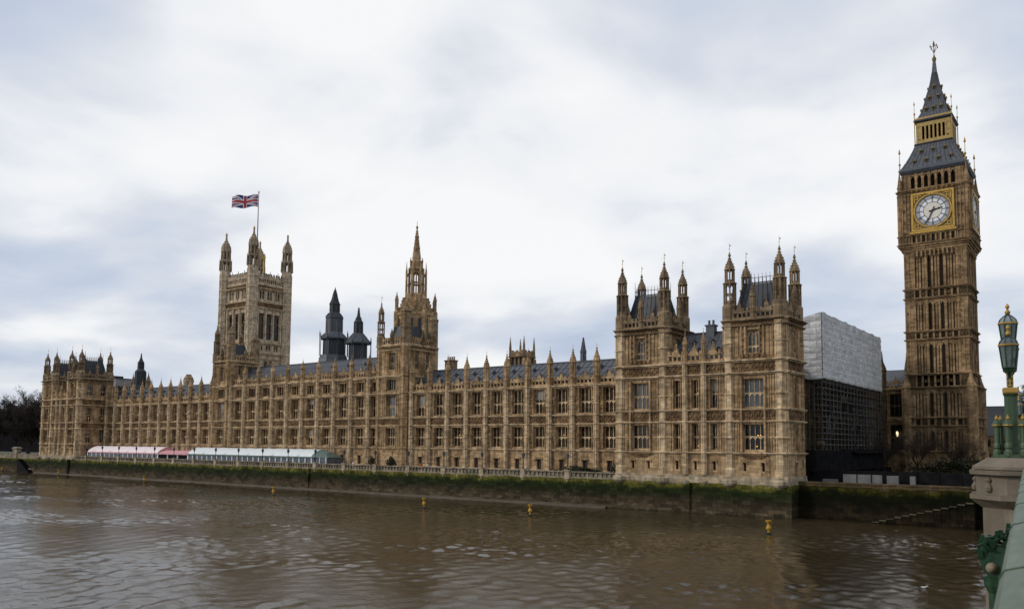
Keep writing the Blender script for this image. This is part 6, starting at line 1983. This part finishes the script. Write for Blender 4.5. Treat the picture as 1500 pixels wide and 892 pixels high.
# gulls
def gull(loc, rz, flying, label):
    root = empty('gull', loc, label, 'bird', rz=rz)
    mb = MB(); zb = 0 if flying else .06
    rings = []
    for x, r_, dz in ((-.26, .015, .03), (-.18, .05, .02), (-.05, .085, 0), (.06, .08, .01), (.13, .055, .05), (.18, .05, .10), (.23, .035, .11), (.28, .01, .10)):
        rings.append(mb.pts([(x, r_ * math.cos(a * PI / 4), zb + dz + r_ * .8 * math.sin(a * PI / 4)) for a in range(8)]))
    for a, b in zip(rings, rings[1:]):
        for k in range(8): mb.f.append((a + k, a + (k + 1) % 8, b + (k + 1) % 8, b + k))
    if flying:
        for s in (-1, 1):
            mb.poly([(.08, s * .05, .03), (.12, s * .32, .16), (-.02, s * .34, .15), (-.08, s * .05, .03)]); mb.poly([(.12, s * .32, .16), (.0, s * .72, .10), (-.04, s * .70, .10), (-.02, s * .34, .15)])
    obj('body', mb.mesh('body', 'feather', smooth=True), root)
    mb = MB()
    mb.lathe(0, 0, [(.015, -.02), (.002, .05)], 6); b = obj('beak', mb.mesh('beak', 'yellow_paint'), root, (.28, 0, zb + .10)); b.rotation_euler = (0, PI / 2, 0)
    return root
gull((28.5, -55.6, 0.0), 0.4, False, 'white gull floating on the dark water at lower right')
o = gull((-243, -8, 1.6), 2.2, True, 'white gull flying low over the water at far left'); o.scale = (1.7, 1.7, 1.7)

# ------------------------------------------------------------------ bridge in the right foreground
BRZ = R(5.1)
br = empty('road_bridge', (CAM.x, CAM.y, 0), 'green painted iron road bridge with stone piers at right', 'bridge', rz=BRZ)
def bpart(name, mb, mat, parent=br, smooth=False): return obj(name, mb.mesh(name, mat, smooth=smooth), parent)
def prism_y(mb, prof, y0, y1):
    a = [(x, y0, z) for x, z in prof]; b = [(x, y1, z) for x, z in prof]
    mb.poly(a); mb.poly(list(reversed(b))); n = len(prof)
    for i in range(n):
        j = (i + 1) % n; mb.poly([a[i], b[i], b[j], a[j]])
BY0, BY1 = -120, 128
mb = MB(); prism_y(mb, [(-.105, 10.02), (-.105, 10.10), (-.085, 10.135), (.02, 10.165), (.045, 10.20), (.28, 10.20), (.30, 10.16), (.33, 10.10), (.33, 10.02)], BY0, BY1); bpart('coping', mb, 'green_coping')
for k in range(11):
    mb = MB(); y_ = 1.4 + k * 2.35; prism_y(mb, [(-.11, 10.02), (-.11, 10.105), (-.088, 10.14), (.018, 10.17), (.045, 10.205), (.28, 10.205), (.305, 10.16), (.335, 10.10), (.335, 10.02)], y_, y_ + .035); bpart('joint_strip', mb, 'green_paint')
mb = MB(); prism_y(mb, [(-.02, 8.9), (-.02, 9.1), (.03, 9.12), (.03, 9.98), (-.05, 10.02), (.27, 10.02), (.2, 9.98), (.2, 8.9)], BY0, BY1); bpart('parapet', mb, 'green_paint')
mb = MB(); prism_y(mb, [(-.16, 8.62), (-.2, 8.8), (-.2, 8.9), (.3, 8.9), (.3, 8.62)], BY0, BY1); bpart('cornice', mb, 'green_paint')
mb = MB(); mb.box(.2, 3.6, BY0, BY1, 8.75, 9.02); mb.box(3.6, 22.2, BY0, BY1, 8.6, 8.88); mb.box(22.2, 25.8, BY0, BY1, 8.75, 9.02); bpart('deck', mb, 'asphalt')
mb = MB(); prism_y(mb, [(25.7, 8.9), (25.7, 10.02), (26.0, 10.2), (26.1, 8.9)], BY0, BY1); bpart('far_parapet', mb, 'green_paint')
PIERS = (-78, -43, -8, 27, 62, 97)
for a, b in zip(PIERS, PIERS[1:]):
    for xr in (0.1, 8, 17, 25.6):
        mb = MB(); n = 14; A = a + 1.6; B = b - 1.6
        arc = [(A + (B - A) * i / n, 3.2 + 4.9 * math.sin(PI * i / n) ** .75) for i in range(n + 1)]
        for (s0, z0), (s1, z1) in zip(arc, arc[1:]):
            mb.hexa([(xr, s0, z0), (xr + .3, s0, z0), (xr + .3, s1, z1), (xr, s1, z1), (xr, s0, 8.62), (xr + .3, s0, 8.62), (xr + .3, s1, 8.62), (xr, s1, 8.62)])
        bpart('arch_rib', mb, 'green_paint')
def oct_prism(mb, pts_lo, z0, pts_hi, z1):
    n = len(pts_lo); i = mb.pts([(x, y, z0) for x, y in pts_lo]); j = mb.pts([(x, y, z1) for x, y in pts_hi])
    for k in range(n): mb.f.append((i + k, i + (k + 1) % n, j + (k + 1) % n, j + k))
    mb.f.append(tuple(i + k for k in reversed(range(n)))); mb.f.append(tuple(j + k for k in range(n)))
def pplan(left, hw, x1=1.2):
    return [(x1, -hw), (left + .75, -hw), (left, -hw * .45), (left, hw * .45), (left + .75, hw), (x1, hw)]
for s in PIERS:
    mb = MB()
    T = lambda L, hw: [(x, y + s) for x, y in pplan(L, hw)]
    oct_prism(mb, T(-1.08, 1.45), -2, T(-1.08, 1.45), 9.05)
    oct_prism(mb, T(-1.3, 1.7), -2, T(-1.3, 1.7), 2.6); oct_prism(mb, T(-1.3, 1.7), 2.6, T(-1.08, 1.45), 3.1)
    oct_prism(mb, T(-1.10, 1.48), 9.05, T(-1.38, 1.78), 9.28); oct_prism(mb, T(-1.38, 1.78), 9.28, T(-1.38, 1.78), 9.40); oct_prism(mb, T(-1.22, 1.62), 9.40, T(-1.22, 1.62), 9.95)
    oct_prism(mb, T(-1.36, 1.78), 9.95, T(-1.38, 1.8), 10.06); oct_prism(mb, T(-1.26, 1.66), 10.06, T(-1.24, 1.64), 10.09)
    oct_prism(mb, T(-1.30, 1.70), 10.09, T(-1.30, 1.70), 10.17); oct_prism(mb, T(-1.30, 1.70), 10.17, T(-.95, 1.35), 10.40)
    p_ = bpart('pier', mb, 'pier_stone')
    for yy in (-1.15, 0, 1.15):
        mb2 = MB(); mb2.lathe(-1.26 if abs(yy) < 1 else -.9, s + yy, [(.03, 9.48), (.1, 9.5), (.12, 9.6), (.05, 9.72), (.1, 9.8), (.02, 9.88)], 8); bpart('boss', mb2, 'pier_stone', p_)
    for wx in (8, 17):
        mb3 = MB(); mb3.box(wx - 1.5, wx + 1.5, s - 1.5, s + 1.5, -2, 7.5); bpart('inner_pier', mb3, 'pier_stone', p_)
# shield bracket on the outer face, near camera
bk = empty('bracket', (0, 0, 0), None, None); bk.parent = br
bk.name = 'iron_bracket'
bs = 12.9
mb = MB()
mb.lathe(-.40, bs, [(.05, 6.4), (.10, 6.6), (.10, 8.70), (.15, 8.80), (.17, 8.92)], 8)
bpart('stem', mb, 'green_dark', bk)
mb = MB()
shp = [(-.60, 9.18), (-.56, 9.32), (-.44, 9.36), (-.30, 9.33), (-.16, 9.30), (-.06, 9.2), (-.10, 9.0), (-.26, 8.88), (-.40, 8.86), (-.54, 8.98)]
f_ = [(x, bs - .10, z) for x, z in shp]; b_ = [(x, bs + .12, z) for x, z in shp]
mb.poly(f_); mb.poly(list(reversed(b_)))
for i in range(len(shp)):
    j = (i + 1) % len(shp); mb.poly([f_[i], b_[i], b_[j], f_[j]])
r_ = random.Random(4)
for i in range(70):
    x = -.58 + .5 * r_.random(); z = 9.24 + (x + .58) * .5 + r_.uniform(-.08, .12); y = bs + r_.uniform(-.14, .12)
    a = r_.uniform(0, 6.28); L = r_.uniform(.05, .10)
    mb.hexa([(x - L * .5, y - .02, z - .02), (x + L * .5, y - .02, z - .02), (x + L * .5, y + .02, z - .02), (x - L * .5, y + .02, z - .02),
             (x + L * math.cos(a) - .02, y - .05, z + L * abs(math.sin(a)) + .02), (x + L * math.cos(a) + .02, y - .05, z + L * abs(math.sin(a)) + .02), (x + L * math.cos(a) + .02, y + .02, z + L * abs(math.sin(a)) + .02), (x + L * math.cos(a) - .02, y + .02, z + L * abs(math.sin(a)) + .02)])
bpart('shield', mb, 'green_dark', bk)
mb = MB(); mb.lathe(0, 0, [(.075, 0), (.075, .03), (.05, .05), (.05, .07), (.02, .09), (.005, .095)], 12)
rs = obj('rosette', mb.mesh('rosette', 'stone_pale', smooth=True), bk, (-.44, bs - .1, 9.04)); rs.rotation_euler = (PI / 2, 0, 0)

# bridge lamps
def bridge_lamp(s, label):
    root = bpy.data.objects.new('bridge_lamp', None); C.objects.link(root)
    c_, s_ = math.cos(BRZ), math.sin(BRZ)
    lx = -.34
    root.location = (CAM.x + lx * c_ - s * s_, CAM.y + lx * s_ + s * c_, 10.40); root.rotation_euler = (0, 0, BRZ)
    tag(root, label, 'street lamp')
    P = lambda nm, mb, mat, par=None, sm=False: obj(nm, mb.mesh(nm, mat, smooth=sm), par or root)
    mb = MB(); mb.lathe(0, 0, [(.5, 0), (.5, .08), (.2, .14), (.17, .3), (.17, 1.72), (.21, 1.80)], 8)
    P('column', mb, 'green_paint')
    mb = MB(); mb.lathe(0, 0, [(.24, 1.80), (.27, 1.84), (.27, 1.93), (.22, 1.97)], 4); P('capital', mb, 'gold')
    mb = MB(); mb.lathe(0, 0, [(.075, 1.95), (.06, 2.05), (.06, 2.45), (.09, 2.5), (.05, 2.6), (.045, 3.1)], 8); pl_ = P('pole', mb, 'green_dark')
    mb = MB()
    for q in range(4):
        a = q * PI / 2; mb.bar((.066 * math.cos(a), .066 * math.sin(a), 2.0), (.066 * math.cos(a), .066 * math.sin(a), 2.46), .018)
    for z in (2.02, 2.14, 2.26, 2.38): mb.lathe(0, 0, [(.085, z), (.085, z + .035)], 8)
    P('gilt_bands', mb, 'gold', pl_)
    for q in range(6):
        a = q * PI / 3 + .3
        x, y = .37 * math.cos(a), .37 * math.sin(a)
        mb = MB(); mb.lathe(x, y, [(.115, .02), (.125, .06), (.125, .16), (.10, .2), (.085, .24), (.105, .28), (.10, .36), (.078, .42), (.075, .86), (.10, .89), (.13, .90), (.125, .93), (.09, 1.0), (.045, 1.06)], 10)
        o_ = P('colonnette', mb, 'green_paint', None, False)
        mb = MB(); mb.lathe(x, y, [(.135, .895), (.135, .925)], 10); mb.lathe(x, y, [(.03, 1.05), (.05, 1.09), (.05, 1.12), (.025, 1.16), (.008, 1.20)], 8); P('gilt_top', mb, 'gold', o_)
    def lantern(y, z, k):
        e = MB()
        rl, rh = .17 * k, .245 * k
        hgt = .62 * k
        for q in range(8):
            a = PI / 8 + q * PI / 4
            e.bar((rl * math.cos(a), y + rl * math.sin(a), z), (rh * math.cos(a), y + rh * math.sin(a), z + hgt), .014)
        e.lathe(0, y, [(.05, z - .14), (.10, z - .1), (.13, z - .04), (rl + .02, z), (rl + .02, z + .03)], 8)
        lo = P('lantern', e, 'green_dark')
        g_ = MB(); g_.lathe(0, y, [(rl * .95, z + .03), (rh * .95, z + hgt)], 8); P('glass', g_, 'lantern_glass', lo)
        c2 = MB(); c2.lathe(0, y, [(rh * 1.0, z + hgt), (rh * 1.14, z + hgt + .01), (rh * 1.14, z + hgt + .05), (rh, z + hgt + .06)], 8); P('gilt_rim', c2, 'gold', lo)
        r2 = MB(); r2.lathe(0, y, [(rh * 1.0, z + hgt + .05), (rh * .88, z + hgt + .13), (rh * .5, z + hgt + .22), (rh * .2, z + hgt + .27), (.04, z + hgt + .29)], 8); P('dome', r2, 'lantern_glass', lo)
        d2 = MB()
        for q in range(8):
            a = PI / 8 + q * PI / 4
            pp = [(rh * 1.02, z + hgt + .05), (rh * .90, z + hgt + .135), (rh * .52, z + hgt + .225), (rh * .2, z + hgt + .28)]
            for (ra, za), (rb_, zb) in zip(pp, pp[1:]): d2.bar((ra * math.cos(a), y + ra * math.sin(a), za), (rb_ * math.cos(a), y + rb_ * math.sin(a), zb), .012)
        P('dome_ribs', d2, 'iron_black', lo)
        f2 = MB(); f2.lathe(0, y, [(.04, z + hgt + .28), (.07, z + hgt + .33), (.075, z + hgt + .37), (.03, z + hgt + .42), (.03, z + hgt + .46), (.055, z + hgt + .49), (.05, z + hgt + .54), (.01, z + hgt + .60)], 10); P('gilt_finial', f2, 'gold', lo, True)
    lantern(0, 3.16, .97)
    for sgn in (-1, 1):
        lantern(sgn * .55, 2.48, .98)
        mb = MB()
        pts = [(0, .04 * sgn, 2.42), (0, .22 * sgn, 2.28), (0, .42 * sgn, 2.24), (0, .55 * sgn, 2.36)]
        for a, b in zip(pts, pts[1:]): mb.bar(a, b, .035)
        P('arm', mb, 'green_dark')
    return root
bridge_lamp(27, 'near green and gold triple lantern lamp on the stone bridge pier')
bridge_lamp(62, 'farther green and gold lamp on the next bridge pier')
bridge_lamp(97, 'farthest green and gold lamp along the bridge')

# repeats of a kind share a group phrase
GROUPS = {'palace_pavilion': 'turreted pavilions at the ends of the palace', 'palace_wing': 'long two storey wings of the palace', 'range_tower': 'square towers of the middle range',
          'ventilation_tower': 'dark iron ventilation towers above the roofs', 'roof_turret': 'small stone turrets behind the left wing', 'marquee': 'marquees on the terrace',
          'person': 'people on the terrace', 'gull': 'gulls on the river', 'bridge_lamp': 'triple lantern lamps along the bridge', 'far_block': 'far blocks above the garden trees',
          'street_building': 'street buildings beyond the clock tower'}
for o in bpy.data.objects:
    if o.parent is None and 'label' in o and 'group' not in o:
        b = o.name.split('.')[0]
        if b in GROUPS: o['group'] = GROUPS[b]
        elif b == 'bare_tree': o['group'] = 'small trees at the foot of the clock tower'
